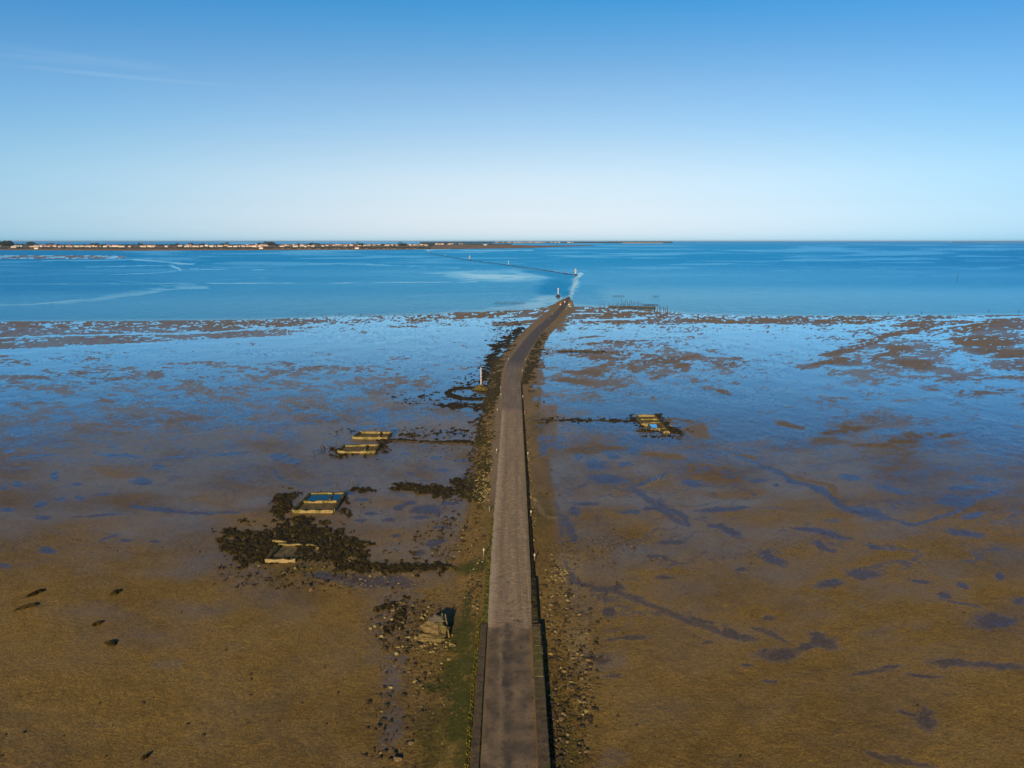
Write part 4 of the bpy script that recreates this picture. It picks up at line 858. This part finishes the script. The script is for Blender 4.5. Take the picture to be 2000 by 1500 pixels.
# ------------------------------------------------------------------ ruined block left of the near road
def ruin():
    x, y = [float(k) for k in G(850, 1250)]; z = zat(x, y); e = empty('ruined_block', (x, y, z)); tag(e, 'broken masonry block with a leaning slab and fallen stones, standing left of the nearest road', 'ruin')
    def lump(name, c, r, m, seed, rot=0, sub=4, rough=.12):
        bm = bmesh.new(); bmesh.ops.create_cube(bm, size=2); bmesh.ops.subdivide_edges(bm, edges=bm.edges[:], cuts=7, use_grid_fill=True)
        rr = random.Random(seed)
        for v in bm.verts:
            p = v.co.copy(); q = p.normalized()*1.25; p = p.lerp(q, .70)
            nn = float(fbm(np.array(p.x*1.7+seed), np.array(p.y*1.7+p.z*2.1), 4, seed))-.5; p *= 1+nn*rough*4
            xx, yy = p.x*r[0], p.y*r[1]; v.co = Vector((c[0]+xx*math.cos(rot)-yy*math.sin(rot), c[1]+xx*math.sin(rot)+yy*math.cos(rot), c[2]+p.z*r[2]))
        me = bpy.data.meshes.new(name); bm.to_mesh(me); bm.free(); return link(name, me, m, e)
    lump('masonry_core', (-.15, 1.4, .42), (1.15, 1.0, .95), M['ruin'], 3, .1, rough=.22)
    lump('concrete_cap', (-.05, 1.7, 1.18), (.82, .75, .40), M['ruin_grey'], 5, .2, rough=.12)
    lump('fallen_masonry', (-.45, .2, .05), (1.25, .75, .42), M['ruin'], 9, -.1, rough=.22)
    mb = MB()
    for dx, hh in ((.62, 1.75), (.98, 1.62)):
        vs = [(dx+.02, 2.3, 0), (dx+.16, 2.3, 0), (dx+.55, .35, 0), (dx+.41, .35, 0), (dx-.18, 2.35, hh), (dx-.04, 2.35, hh), (dx+.5, .5, .35), (dx+.36, .5, .35)]
        mb.add(vs, [(0, 3, 2, 1), (4, 5, 6, 7), (0, 1, 5, 4), (1, 2, 6, 5), (2, 3, 7, 6), (3, 0, 4, 7)])
    mb.build('leaning_slab', M['ruin'], e)
    for i in range(60):
        a = random.gauss(-.6, .9); b = random.gauss(-.2, .6); s = random.uniform(.08, .3)
        o = link('fallen_stone', random.choice(ROCKS[('rock_y', 'rock_b', 'rock_d')[i % 3]]), [], e); o.location = (a, b, .08+max(0, .35-abs(a+.45)*.3-abs(b-.1)*.4)); o.scale = (s, s, s*.9); o.rotation_euler = (0, 0, random.uniform(0, 6))
ruin()

# ------------------------------------------------------------------ white beacon pole on its mound
def mound(name, r, h, m, parent, seed=1, n=28, rings=9, e=.85):
    mb = MB(); vs = [(0, 0, h)]; fs = []
    for i in range(1, rings+1):
        f = i/rings
        for j in range(n):
            a = 2*math.pi*j/n; k = 1+.12*(float(vn(np.array(math.cos(a)*2+seed), np.array(math.sin(a)*2), seed))-.5)*2
            vs.append((math.cos(a)*r*f*k, math.sin(a)*r*f*k, h*(1-f**e)+random.uniform(-.06, .06)*h*.6-(.3 if i == rings else 0)))
    for j in range(n): fs.append((0, 1+j, 1+(j+1) % n))
    for i in range(rings-1):
        for j in range(n): a = 1+i*n+j; b = 1+i*n+(j+1) % n; fs.append((a, a+n, b+n, b))
    mb.add(vs, fs); return mb.build(name, m, parent)
def beacon_pole():
    x, y = [float(k) for k in G(939, 764)]; e = empty('beacon_pole', (x, y+2.0, 0)); tag(e, 'tall plain white pole standing on a mossy stone mound left of the road', 'beacon')
    mound('stone_mound', 2.7, 1.5, M['mound'], e, 4, e=1.35); mound('weedy_foot', 3.4, .55, M['weed_y'], e, 8, e=2.0)
    mb = MB(); mb.box((0, 0, 1.42), (1.0, 1.0, .28), .1, .85); mb.build('plinth', M['ruin'], e, bevel=.02)
    mb = MB(); mb.tube((0, 0, 1.4), (0, 0, 6.55), .135, .115, 14); mb.build('pole', M['white'], e, smooth=False)
beacon_pole()

# ------------------------------------------------------------------ beacons out in the water
def refuge(px, py, label, poleh, mh, mr, cage):
    x, y = [float(k) for k in G(px, py)]; e = empty('refuge_beacon', (x, y, 0)); tag(e, label, 'beacon', 'beacons along the drowned road')
    mound('stone_base', mr, mh, M['rock_d'], e, int(px), n=16, rings=5, e=1.0)
    mb = MB(); mb.tube((0, 0, mh*.8), (0, 0, poleh), .40 if cage else .34, .30, 10); mb.build('mast', M['white'], e)
    if cage:
        mb = MB()
        for k in range(4):
            a = k*math.pi/2+.6; mb.tube((math.cos(a)*1.1, math.sin(a)*1.1, mh*.7), (math.cos(a)*1.1, math.sin(a)*1.1, poleh*.66), .16, .16, 6)
        mb.build('leg_frame', M['white'], e)
        mb = MB(); mb.tube((0, 0, poleh*.60), (0, 0, poleh*.66), 2.0, 2.0, 12); mb.build('platform', M['white'], e)
        mb = MB()
        for k in range(8):
            a = k*math.pi/4; mb.tube((math.cos(a)*1.85, math.sin(a)*1.85, poleh*.66), (math.cos(a)*1.85, math.sin(a)*1.85, poleh*.76), .09, .09, 5)
        mb.build('railing', M['red'], e)
    else:
        mb = MB(); mb.box((0, 0, poleh-.3), (.9, .9, .5), .3); mb.build('topmark', M['white'], e)
refuge(1124, 537.5, 'white refuge beacon with a railed platform, where the drowned road bends left', 8.6, 2.0, 3.0, True)
refuge(1090, 579, 'white pole beacon on a dark stone heap, left of where the road enters the sea', 6.4, 2.1, 2.1, False)
refuge(993, 518.5, 'distant white mast on the drowned road, next beyond the railed refuge', 8.2, 1.4, 3.5, False)
refuge(917.5, 507.8, 'distant white mast with a railed platform, about midway along the drowned road', 11.5, 2.0, 4.5, True)
refuge(869, 500.3, 'very distant low stub beacon on the drowned road', 4.5, 1.2, 3, False)
refuge(836.5, 494.8, 'farthest beacon, a tiny white mast at the island end of the drowned road', 11, 1.5, 5, False)

# ------------------------------------------------------------------ road marker posts
def marker(px, pyt, pyb, label, cap='postw'):
    x, y = [float(k) for k in G(px, pyb, .3)]; z = min(zat(x, y), .9); h = max(.9, (pyb-pyt)/pxm(pyb)*1.05)
    e = empty('marker_post', (x, y, z-.1)); tag(e, label, 'marker post', 'marker posts along the causeway')
    mb = MB(); mb.tube((0, 0, 0), (0, 0, h*.8), .075, .07, 8); mb.build('shaft', M['postg'], e)
    mb = MB(); mb.tube((0, 0, h*.8+.002), (0, 0, h+.1), .10, .085, 8); mb.build('cap', M[cap], e)
for m_ in ((945,1078,1094,'nearest left marker post, beside the mossy edge of the cobbles'),(1044,1078,1093,'nearest right marker post, at the start of the thin dark shade strip'),(956,997,1005,'short pale left post standing in the weedy edge, second from the camera','green'),
           (1037,994,1007,'yellowish right post beside the dark shade strip, second from the camera'),(970,881,889,'left post just in front of the path to the basins'),(1031,881,891,'right post with pale round cap, third from the camera'),
           (971.3,801,808,'left post with pale cap, beyond the path to the basins'),(1025,801,808,'red capped marker post right of the road','red'),(978.3,771,778,'left pale post nearer than its neighbour beside the white pole mound'),(977.8,756,765,'green and white left post beside the white pole mound','green'),
           (1021,771,778,'right pale post where the dark shade strip meets the sandy bank'),(1019.7,723,730,'right pale post in the seaweed at the bend'),(993,701,706,'left post on the weedy bank at the bend'),(1027,702,707,'right post on the weedy bank just past the bend'),
           (1078.5,611,616,'yellow left post near the far end of the road'),(1106.5,601,606,'slim pale right post beside the parked car')):
    marker(*m_)

# ------------------------------------------------------------------ wooden stakes
def stake(px, py, h, lean=0, r=.09, label='', group=''):
    x, y = [float(k) for k in G(px, py)]; mb = MB(); mb.tube((0, 0, -.4), (lean, 0, h*.55), r, r*.95, 7); mb.tube((lean, 0, h*.55), (lean*1.7, .02, h), r*.95, r*.7, 7)
    o = mb.build('wooden_stake', M['rust']); o.location = (x, y, 0); tag(o, label, 'stake', group)
def stakes(pts, h, label, group, r=.09, lean=.15):
    for px, py in pts: stake(px, py, h*random.uniform(.7, 1.2), random.uniform(-lean, lean), r, label, group)
stakes([(967+k*3.0, 592.3+random.uniform(-.3, .3)) for k in range(20)], 1.1, 'short stake in the row standing in shallow water left of the road end', 'stake row left of the road end', .16, .1)
stakes([(1197+k*2.2, 578.5) for k in range(11)], 1.0, 'tiny stake in the faint row out in the water right of the road end', 'far faint stake row', .16, .1)
stakes([(1276+k*2.3, 579) for k in range(6)], 1.0, 'tiny stake in the short rightmost row out in the water', 'far right stake row', .16, .1)
stakes([(1189+k*7.8, 598.5+.2*k/2) for k in range(12)], 1.7, 'upright stake in the dark fish trap fence right of the road end', 'fish trap fence stakes', .18, .1)
stakes([(1207,593.5),(1214,591),(1218,594),(1222,590),(1226,594),(1230,594),(1233,592),(1236,594.5),(1240,594),(1244,594),(1248,594),(1252,594.5),(1171.5,599),(1180.5,599)], 1.7, 'stake standing in water just behind the fish trap fence', 'stakes behind the fish trap', .17, .2)
stakes([(1284.5,606.5),(1288.5,606.5),(1291.5,607),(1295.5,608),(1300,608),(1304,609)], 3.2, 'tall stake in the cluster at the right end of the fish trap', 'tall stakes at the fish trap end', .2, .3)
stakes([(1310,610),(1318,610),(1326,611),(1700,612),(1735,611),(1800,611),(1932,606),(1990,607.5)], .9, 'small stake standing alone at the water line on the right', 'lone shoreline stakes', .17, .1)
stakes([(1264+k*6.1, 851.5+random.uniform(-.5, .5)) for k in range(13)], .8, 'short stake in the front row below the terraced basin', 'front stakes of the right basin', .08, .1)
stakes([(1250,846.5),(1257,846),(1264,846),(1271,847),(1292,846),(1300,847),(1309,847),(1277,843),(1251,843),(1258,841),(1342.5,853)], .7, 'short stake behind the front row below the terraced basin', 'second row stakes of the right basin', .07, .15)
stakes([(614,893),(617,890),(624,889)], 1.6, 'slim leaning stake left of the nearer paired basin', 'leaning stakes left of the paired basins', .06, .5)
stakes([(629,880),(633,882),(637,880),(641,882),(646,879),(651,881),(655,878)], 1.4, 'stake in the dark cluster beside the nearer paired basin', 'stake cluster by the paired basins', .10, .4)
stakes([(659,950),(661,950),(678,950),(695,952),(699,951)], 1.4, 'thin forked stake on the mud behind the blue water basin', 'stakes behind the blue water basin', .05, .5)
stakes([(1070,686),(1078,687),(1088,687),(1112,686),(1126,686),(1150,687),(1168,688),(1183,690)], 1.0, 'stake in the short breakwater right of the bend', 'breakwater stakes', .13, .2)
stake(1869, 546, 7.0, .2, .22, 'tall lone stake far out in the water on the right', 'lone far stake')
stakes([(1092,587),(1098,582),(1100.5,587)], 3.0, 'tall thin post at the water edge left of the road end', 'posts left of the road end', .13, .1)
stakes([(20+random.uniform(0, 980), 0) for k in range(0)], 1, '', '')
for k in range(46):
    px = 560+random.uniform(0, 300)+random.uniform(-30, 30); stake(px, 614.5-(px-700)*.004+random.uniform(-1, 1.5), random.uniform(.25, .6), 0, .14, 'tiny dark peg in the dotted line along the left shore', 'pegs dotted along the left shore')
# the fish trap's low fence
def low_fence(name, pts, h, w, label, m, cat='fence'):
    P = [Vector((*[float(a) for a in G(*p)], 0)) for p in pts]; mb = MB()
    for a, b in zip(P[:-1], P[1:]):
        n = max(1, int((b-a).length/1.5)); d = b-a
        for i in range(n):
            c = a.lerp(b, (i+.5)/n); mb.box((c.x, c.y+random.uniform(-.1, .1), h/2-.1), (d.length/n*.97, w, h*random.uniform(.7, 1.15)), math.atan2(d.y, d.x), .9, jit=.05)
    o = mb.build(name, m); tag(o, label, cat); return o
low_fence('fish_trap_fence', [(1188, 600), (1220, 600.3), (1260, 601.5), (1279, 602)], 1.1, .5, 'long dark wooden fence of the fish trap right of the road end', M['rust'])
low_fence('fish_trap_fence', [(1279.5, 602), (1278, 607.5)], 1.3, .5, 'short fence piece turning toward the camera at the right end of the fish trap', M['rust'])
low_fence('sunken_wall', [(1255, 595.5), (1262, 595.5), (1286, 595.6)], .45, .8, 'low dark wall awash in the water behind the fish trap', M['rock_d'], 'wall')
low_fence('breakwater', [(1089, 687), (1120, 686.8), (1150, 687.6), (1178, 689.5)], .8, .7, 'short dark breakwater on the wet flats right of the bend', M['rock_d'], 'breakwater')
low_fence('stone_edging', [(760,861.5),(820,864),(880,866.5),(955,869)], .35, .35, 'long straight stone edging of the path from the road to the paired basins', M['rock_d'], 'edging')
low_fence('stone_edging', [(1040,822),(1120,820.5),(1180,822),(1232,822)], .3, .3, 'broken stone edging of the path from the road to the right basin', M['rock_d'], 'edging')

# ------------------------------------------------------------------ things at the far end of the road
def road_end():
    x, y = [float(k) for k in G(1112, 601)]; e = empty('parked_car', (x, y, .12), .25); tag(e, 'small pale blue car parked right of the road where it reaches the sea', 'car')
    mb = MB(); prof = [(-1.9, .35), (1.9, .35), (1.95, .8), (1.1, .95), (.6, 1.42), (-1.1, 1.45), (-1.75, .95), (-1.95, .8)]
    for sx in (-.82, .82): pass
    n = len(prof); vs = [(-.82*(.88 if z > 1.2 else 1), yy, z) for yy, z in prof]+[(.82*(.88 if z > 1.2 else 1), yy, z) for yy, z in prof]
    mb.add(vs, [tuple(range(n)), tuple(range(2*n-1, n-1, -1))]+[(i, (i+1) % n, n+(i+1) % n, n+i) for i in range(n)]); mb.build('body', M['car'], e, bevel=.03)
    mb = MB(); mb.add([(-.66, -1.76, 1.0), (.66, -1.76, 1.0), (.6, -1.18, 1.40), (-.6, -1.18, 1.40)], [(0, 1, 2, 3)]); mb.v = [(a, b-.03, c+.02) for a, b, c in mb.v]; mb.build('rear_window', M['glass'], e)
    for s in (-1, 1):
        mb = MB(); mb.add([(s*.845, -1.3, .98), (s*.845, .8, .98), (s*.76, .45, 1.36), (s*.76, -1.0, 1.36)], [(0, 1, 2, 3)]); mb.build('side_window', M['glass'], e)
        for yy in (-1.2, 1.25):
            mb = MB(); mb.tube((s*.72, yy, .32), (s*.88, yy, .32), .32, .32, 14); mb.build('wheel', M['dark'], e)
    x, y = [float(k) for k in G(1114.5, 596)]; e = empty('rock_heap', (x, y+2, 0)); tag(e, 'rust brown heap of rocks right of the road end, behind the car', 'rock heap'); mound('rocks', 2.2, 2.0, M['rock_b'], e, 9, e=1.4)
    def sign(px, py, h, label, two=True):
        x, y = [float(k) for k in G(px, py)]; e = empty('road_sign', (x, y, 0)); tag(e, label, 'sign', 'warning signs at the road end')
        mb = MB(); mb.tube((0, 0, -.2), (0, 0, h), .06, .06, 8); mb.build('post', M['postw'], e)
        mb = MB(); mb.tube((0, -.08, h-.45), (0, -.05, h-.45), .55, .55, 20); f = mb.build('plate', M['red'], e)
        mb = MB(); mb.tube((0, -.10, h-.45), (0, -.083, h-.45), .38, .38, 20); mb.build('plate_centre', M['white'], f)
    sign(1102.8, 593.5, 1.9, 'round red and white sign on the left edge of the road end')
    sign(1111.2, 598.5, 1.7, 'round red and white sign in front of the rock heap at the road end')
    sign(1094.5, 596.5, 1.1, 'low white centred red sign on the left verge near the road end')
    x, y = [float(k) for k in G(1096.5, 591.5)]; e = empty('timber_platform', (x, y, 0)); tag(e, 'low brown timber platform at the water edge left of the road end', 'platform')
    mb = MB(); mb.box((0, 0, 1.15), (3.4, 2.2, .16)); mb.build('deck', M['rust'], e)
    mb = MB(); mb.box((-.5, 0, .55), (1.9, 1.6, 1.04)); mb.build('pale_box', M['ruin'], e)
    for sx in (-1.5, 1.5):
        for sy in (-.9, .9): mb = MB(); mb.tube((sx, sy, -.3), (sx, sy, 1.069), .1, .1, 7); mb.build('leg', M['rust'], e)
road_end()

# ------------------------------------------------------------------ the island across the water
def land(name, front, back, z, m, edge=1.5):
    """front and back edges as lists of picture x with y; a low flat slab with sloping shore"""
    F = [Vector((*[float(a) for a in G(u, v)], 0)) for u, v in front]; B = [Vector((*[float(a) for a in G(u, v)], 0)) for u, v in back]
    n = len(F); rows = [[p+Vector((0, 0, -2)) for p in F], [p+Vector((0, edge*20, z*.5)) for p in F], [p.lerp(q, .25)+Vector((0, 0, z)) for p, q in zip(F, B)], [p.lerp(q, .6)+Vector((0, 0, z*1.3)) for p, q in zip(F, B)], [p+Vector((0, 0, -2)) for p in B]]
    mb = MB(); mb.add([p for r in rows for p in r], [(r*n+i, r*n+i+1, (r+1)*n+i+1, (r+1)*n+i) for r in range(len(rows)-1) for i in range(n-1)])
    o = mb.build(name, m); tag(o, kind='structure'); return o
land('far_island', [(-1400,489),(-300,489),(0,488.6),(120,489.2),(250,489.8),(400,489),(520,488.8),(640,488.2),(760,488),(835,487),(870,486.6),(950,485.8),(1010,485.0),(1060,483.4),(1110,481.5),(1160,480)],
     [(-1400,475.8),(-300,476.2),(0,476.6),(120,477.0),(250,477.2),(400,477.2),(520,476.6),(640,476.0),(760,475.8),(835,475.8),(870,475.8),(950,476.4),(1010,478),(1060,479.2),(1110,479.4),(1160,479.4)], 3.0, M['land'])
land('far_beach', [(538,486.9),(600,486.7),(700,486.8),(830,486.6)], [(538,486.1),(600,485.7),(700,485.6),(830,486.0)], 2.2, M['beach'], .2)
land('far_hills', [(820,476.2),(900,475.6),(1000,475.2),(1080,475.0),(1180,474.8),(1240,474.6),(1280,474.6),(1312,474.4)], [(820,474),(900,473.6),(1000,473.4),(1080,473.4),(1180,473.2),(1240,473.2),(1280,473.2),(1312,473.6)], 16, M['hill'])
land('far_beach', [(1215,475.0),(1260,474.95),(1295,474.9)], [(1215,474.75),(1260,474.7),(1295,474.7)], 9, M['beach'], .2)
land('far_headland', [(1860,473.4),(1920,473.3),(2000,473.2),(2300,473.2)], [(1860,472.9),(1920,472.7),(2000,472.6),(2300,472.6)], 10, M['hill'])

def tree_mesh(seed, h, w, pine):
    rr = random.Random(seed); mb = MB()
    n = 170
    for i in range(n):
        a = rr.uniform(0, 6.283); k = rr.random()**.5; zz = rr.uniform(.25 if not pine else .5, 1.0)
        prof = math.sin(math.pi*min(1, max(0, (zz-.15)/.95)))**.6 if not pine else math.sqrt(max(0, 1-((zz-.72)/.30)**2))
        c = Vector((math.cos(a)*w/2*k*prof, math.sin(a)*w/2*k*prof, zz*h)); s = rr.uniform(.35, .95)*w*.10
        d = [Vector((rr.uniform(-1, 1), rr.uniform(-1, 1), rr.uniform(-1, 1)))*s for _ in range(3)]
        mb.add([c+d[0], c+d[1], c+d[2], c-d[0]*.6], [(0, 1, 2), (1, 2, 3), (0, 2, 3)])
    me = bpy.data.meshes.new('crown'); me.from_pydata([tuple(v) for v in mb.v], [], mb.f); me.materials.append(M['tree'])
    tb = MB(); tb.tube((0, 0, -1), (0, 0, h*.55), w*.05, w*.025, 6)
    tm = bpy.data.meshes.new('trunk'); tm.from_pydata([tuple(v) for v in tb.v], [], tb.f); tm.materials.append(M['trunk'])
    return me, tm
TREES = [tree_mesh(i, 9+i % 3*1.5, 11+i % 4*2, i % 3 == 0) for i in range(7)]
def house_mesh(seed):
    rr = random.Random(seed); L = rr.uniform(9, 17); Wd = rr.uniform(7, 9); h = rr.choice([3.0, 3.2, 5.4]); rh = 1.9
    wm = MB(); wm.box((0, 0, h/2-1), (L, Wd, h+2)); wm.add([(-L/2, -Wd/2, h), (-L/2, Wd/2, h), (-L/2, 0, h+rh)], [(0, 1, 2)]); wm.add([(L/2, -Wd/2, h), (L/2, Wd/2, h), (L/2, 0, h+rh)], [(0, 2, 1)])
    rm = MB(); o = .5
    for s in (-1, 1):
        rm.add([(-L/2-o, s*(Wd/2+o), h-.3), (L/2+o, s*(Wd/2+o), h-.3), (L/2+o, 0, h+rh+.1), (-L/2-o, 0, h+rh+.1), (-L/2-o, s*(Wd/2+o), h-.05), (L/2+o, s*(Wd/2+o), h-.05), (L/2+o, 0, h+rh+.35), (-L/2-o, 0, h+rh+.35)],
               [(0, 1, 2, 3), (4, 5, 6, 7), (0, 1, 5, 4), (1, 2, 6, 5), (0, 3, 7, 4)])
    rm.box((L*.3, .6, h+rh+.3), (.9, .7, 1.6))
    wn = []
    k = int(L//3.2)
    for i in range(k):
        for fl in range(1 if h < 4 else 2):
            m_ = MB(); m_.box((-L/2+(i+.5)*L/k, -Wd/2-.02, 1.5+fl*2.5), (1.1, .1, 1.3)); wn.append(m_)
    def mesh(name, b, mt):
        me = bpy.data.meshes.new(name); me.from_pydata([tuple(v) for v in b.v], [], b.f); me.materials.append(mt); return me
    return mesh('wall', wm, M['hwall']), mesh('roof', rm, M['hroof'] if seed % 3 else M['hpale']), [mesh('window', q, M['hwin']) for q in wn]
HOUSES = [house_mesh(i) for i in range(6)]
def island_things():
    def stretch(px):
        for a, b, s in ((-999, 95, 'far left end'), (95, 230, 'left row'), (230, 330, 'sparse middle-left part'), (330, 480, 'middle-left row'), (480, 620, 'dense centre-left village'), (620, 740, 'centre village'), (740, 850, 'rows before the point'), (850, 1200, 'thin far tip')):
            if a <= px < b: return s
    hs = []
    rr = random.Random(5)
    for u0, u1, n, va, vb in ((-60, 0, 6, 481.5, 483.6), (30, 48, 4, 481.6, 482.6), (62, 96, 9, 481.2, 482.8), (98, 126, 9, 481.4, 482.8), (132, 172, 12, 481.6, 482.6), (176, 196, 6, 481.8, 482.6), (204, 255, 9, 482, 482.8), (278, 306, 7, 482, 482.8), (310, 326, 2, 482, 482.6), (348, 396, 12, 480.6, 482.8),
                          (404, 440, 10, 479.4, 482.4), (440, 500, 14, 479.6, 482.8), (500, 532, 10, 478.6, 482), (545, 600, 20, 478.4, 482.5), (600, 640, 10, 478, 482), (640, 660, 6, 478.6, 481), (650, 700, 12, 478.2, 481), (700, 745, 8, 478.2, 480.6), (752, 780, 6, 478.8, 480), (794, 834, 12, 479, 480), (850, 905, 10, 476.9, 477.9)):
        for i in range(n):
            px = rr.uniform(u0, u1); py = rr.uniform(va, vb); x, y = [float(a) for a in G(px, py, 3)]; hs.append((px, x, y))
    for px, py in ((511, 486), (698, 486.2), (948, 479.2), (72, 486.4), (28, 484)): x, y = [float(a) for a in G(px, py, 2)]; hs.append((px, x, y))
    for i, (px, x, y) in enumerate(hs):
        w_, r_, wn = HOUSES[rr.randrange(6)]; e = empty('house', (x, y, 3.0 if px < 850 else 3.5), rr.uniform(-.35, .35)); e.scale = (1.9, 1.7, 1.8)
        rc = 'orange' if r_.materials[0] is M['hroof'] else 'grey'
        st = stretch(px); tag(e, 'tiny white house with %s roof in the %s of the island shore' % (rc, st), 'house', '%s roofed houses in the %s' % (rc, st))
        link('wall', w_, [], e); link('roof', r_, [], e)
        if px < 200:
            for q in wn: link('window', q, [], e)
    # trees: dark clumps behind and between the houses
    tn = 0
    for u0, u1, n, va, vb, sc in ((-60, 30, 22, 480.2, 481.6, .95), (5, 30, 12, 481.0, 483.6, 1.35), (30, 66, 14, 479.6, 480.4, 1.0), (56, 68, 6, 479.8, 480.6, 1.9), (66, 170, 26, 479.4, 480.6, .85), (170, 330, 34, 479.4, 481, .85), (330, 350, 6, 479.6, 481, .9), (370, 400, 12, 478.4, 480, 1.15), (400, 500, 22, 478.4, 481.6, .9),
                          (500, 530, 14, 477.6, 479.4, 1.25), (525, 545, 8, 479, 483, 1.0), (530, 640, 26, 477.4, 482.6, .95), (640, 760, 26, 477.4, 481.8, .9), (760, 850, 20, 478, 483.4, .9), (232, 244, 4, 486, 486.6, .6), (850, 960, 20, 476.6, 477.6, .9)):
        for i in range(n):
            if tn >= 285: break
            px = rr.uniform(u0, u1); py = rr.uniform(va, vb); x, y = [float(a) for a in G(px, py, 3)]; c, t_ = TREES[rr.randrange(7)]
            e = empty('tree', (x, y, 2.6), rr.uniform(0, 6)); k = sc*rr.uniform(.7, 1.25)*(1+.9*max(0, math.sin(px*.11)*math.sin(px*.037+1))); e.scale = (k*1.7, k*1.7, k*1.35)
            st = stretch(px); tag(e, 'dark round tree behind the houses in the %s of the island shore' % st, 'tree', 'trees in the %s' % st)
            link('crown', c, [], e); link('trunk', t_, [], e); tn += 1
    # scrub and hedges that nobody could count
    vs = []; fs = []
    for k in range(3600):
        px = rr.uniform(-80, 1000); py = rr.choice((rr.uniform(477.4, 480.6), rr.uniform(482.6, 485.6))) if px < 840 else rr.uniform(476.4, 478.6)
        x, y = [float(a) for a in G(px, py, 3)]; s = rr.uniform(4, 12)*(y/4500)**.4; hh = rr.uniform(1.2, 3.4)*(1.3 if py < 481 else .7); b = len(vs)
        vs += [(x-s, y, 2.2), (x, y-s, 2.2), (x+s, y, 2.2), (x, y+s, 2.2), (x-s*.5, y-1, 3+hh), (x+s*.5, y+1, 3+hh*rr.uniform(.7, 1))]
        fs += [(b, b+1, b+4), (b+1, b+5, b+4), (b+1, b+2, b+5), (b+2, b+3, b+5), (b+3, b+4, b+5), (b+3, b, b+4)]
    me = bpy.data.meshes.new('scrub'); me.from_pydata(vs, [], fs); tag(link('scrub', me, M['tree']), 'low dark scrub and hedges among the island houses', 'scrub', kind='stuff')
    vs = []; fs = []
    for k in range(2600):
        px = rr.uniform(1100, 1312); py = rr.uniform(473.9, 474.6)
        if px < 1180 and rr.random() < .5: continue
        x, y = [float(a) for a in G(px, py)]; s = rr.uniform(15, 40); hh = rr.uniform(6, 13)*(1 if px > 1185 else .4); b = len(vs); zb = 10
        vs += [(x-s, y, zb), (x, y-s, zb), (x+s, y, zb), (x, y+s, zb), (x-s*.5, y-3, zb+6+hh), (x+s*.5, y+3, zb+6+hh)]
        fs += [(b, b+1, b+4), (b+1, b+5, b+4), (b+1, b+2, b+5), (b+2, b+3, b+5), (b+3, b+4, b+5), (b+3, b, b+4)]
    me = bpy.data.meshes.new('far_wood'); me.from_pydata(vs, [], fs); tag(link('far_wood', me, M['hill']), 'dark wood on the far headland right of the village', 'wood', kind='stuff')
    # pale buildings of the far harbour town
    for i in range(46):
        px = rr.choice((rr.uniform(1000, 1060), rr.uniform(1030, 1130), rr.uniform(960, 1010))); x, y = [float(a) for a in G(px, 474.85)]
        w_, r_, wn = HOUSES[rr.randrange(6)]; e = empty('house', (x, y, 11), rr.uniform(-.3, .3)); e.scale = (3.0, 3.0, 2.0)
        rc = 'orange' if r_.materials[0] is M['hroof'] else 'grey'
        tag(e, 'white %s roofed building of the very distant town on the horizon' % rc, 'house', '%s roofed buildings of the horizon town' % rc); link('wall', w_, [], e); link('roof', r_, [], e)
    x, y = [float(a) for a in G(1036.5, 474.8)]; e = empty('water_tower', (x, y, 5)); tag(e, 'white tower standing above the distant town on the horizon', 'tower')
    mb = MB(); mb.tube((0, 0, 0), (0, 0, 34), 6, 5, 12); mb.build('shaft', M['hwall'], e); mb = MB(); mb.tube((0, 0, 34.01), (0, 0, 42), 9, 10, 14); mb.build('tank', M['hwall'], e)
    x, y = [float(a) for a in G(1305.5, 474.4)]; e = empty('lighthouse', (x, y, 5)); tag(e, 'slim white lighthouse at the right end of the far headland', 'lighthouse'); mb = MB(); mb.tube((0, 0, 0), (0, 0, 30), 5, 4, 10); mb.build('tower', M['hwall'], e); mb = MB(); mb.tube((0, 0, 30.01), (0, 0, 35), 5, 3, 10); mb.build('lantern', M['hwall'], e)
island_things()

# ------------------------------------------------------------------ haze
HAZE = 0.000018
#HAZE_END
if HAZE > 0:
    mb = MB(); mb.box((0, 21000, 28), (130000, 66000, 64)); 
    o = mb.build('haze', [], None); t_ = NT('haze_air'); pv = t_.n('VolumePrincipled'); pv.inputs['Density'].default_value = HAZE; pv.inputs['Color'].default_value = (.42, .68, 1, 1)
    t_.l(pv.outputs[0], t_.out.inputs['Volume']); o.data.materials.append(t_.m); tag(o, kind='stuff'); o['label'] = 'thin pale blue haze over the bay'
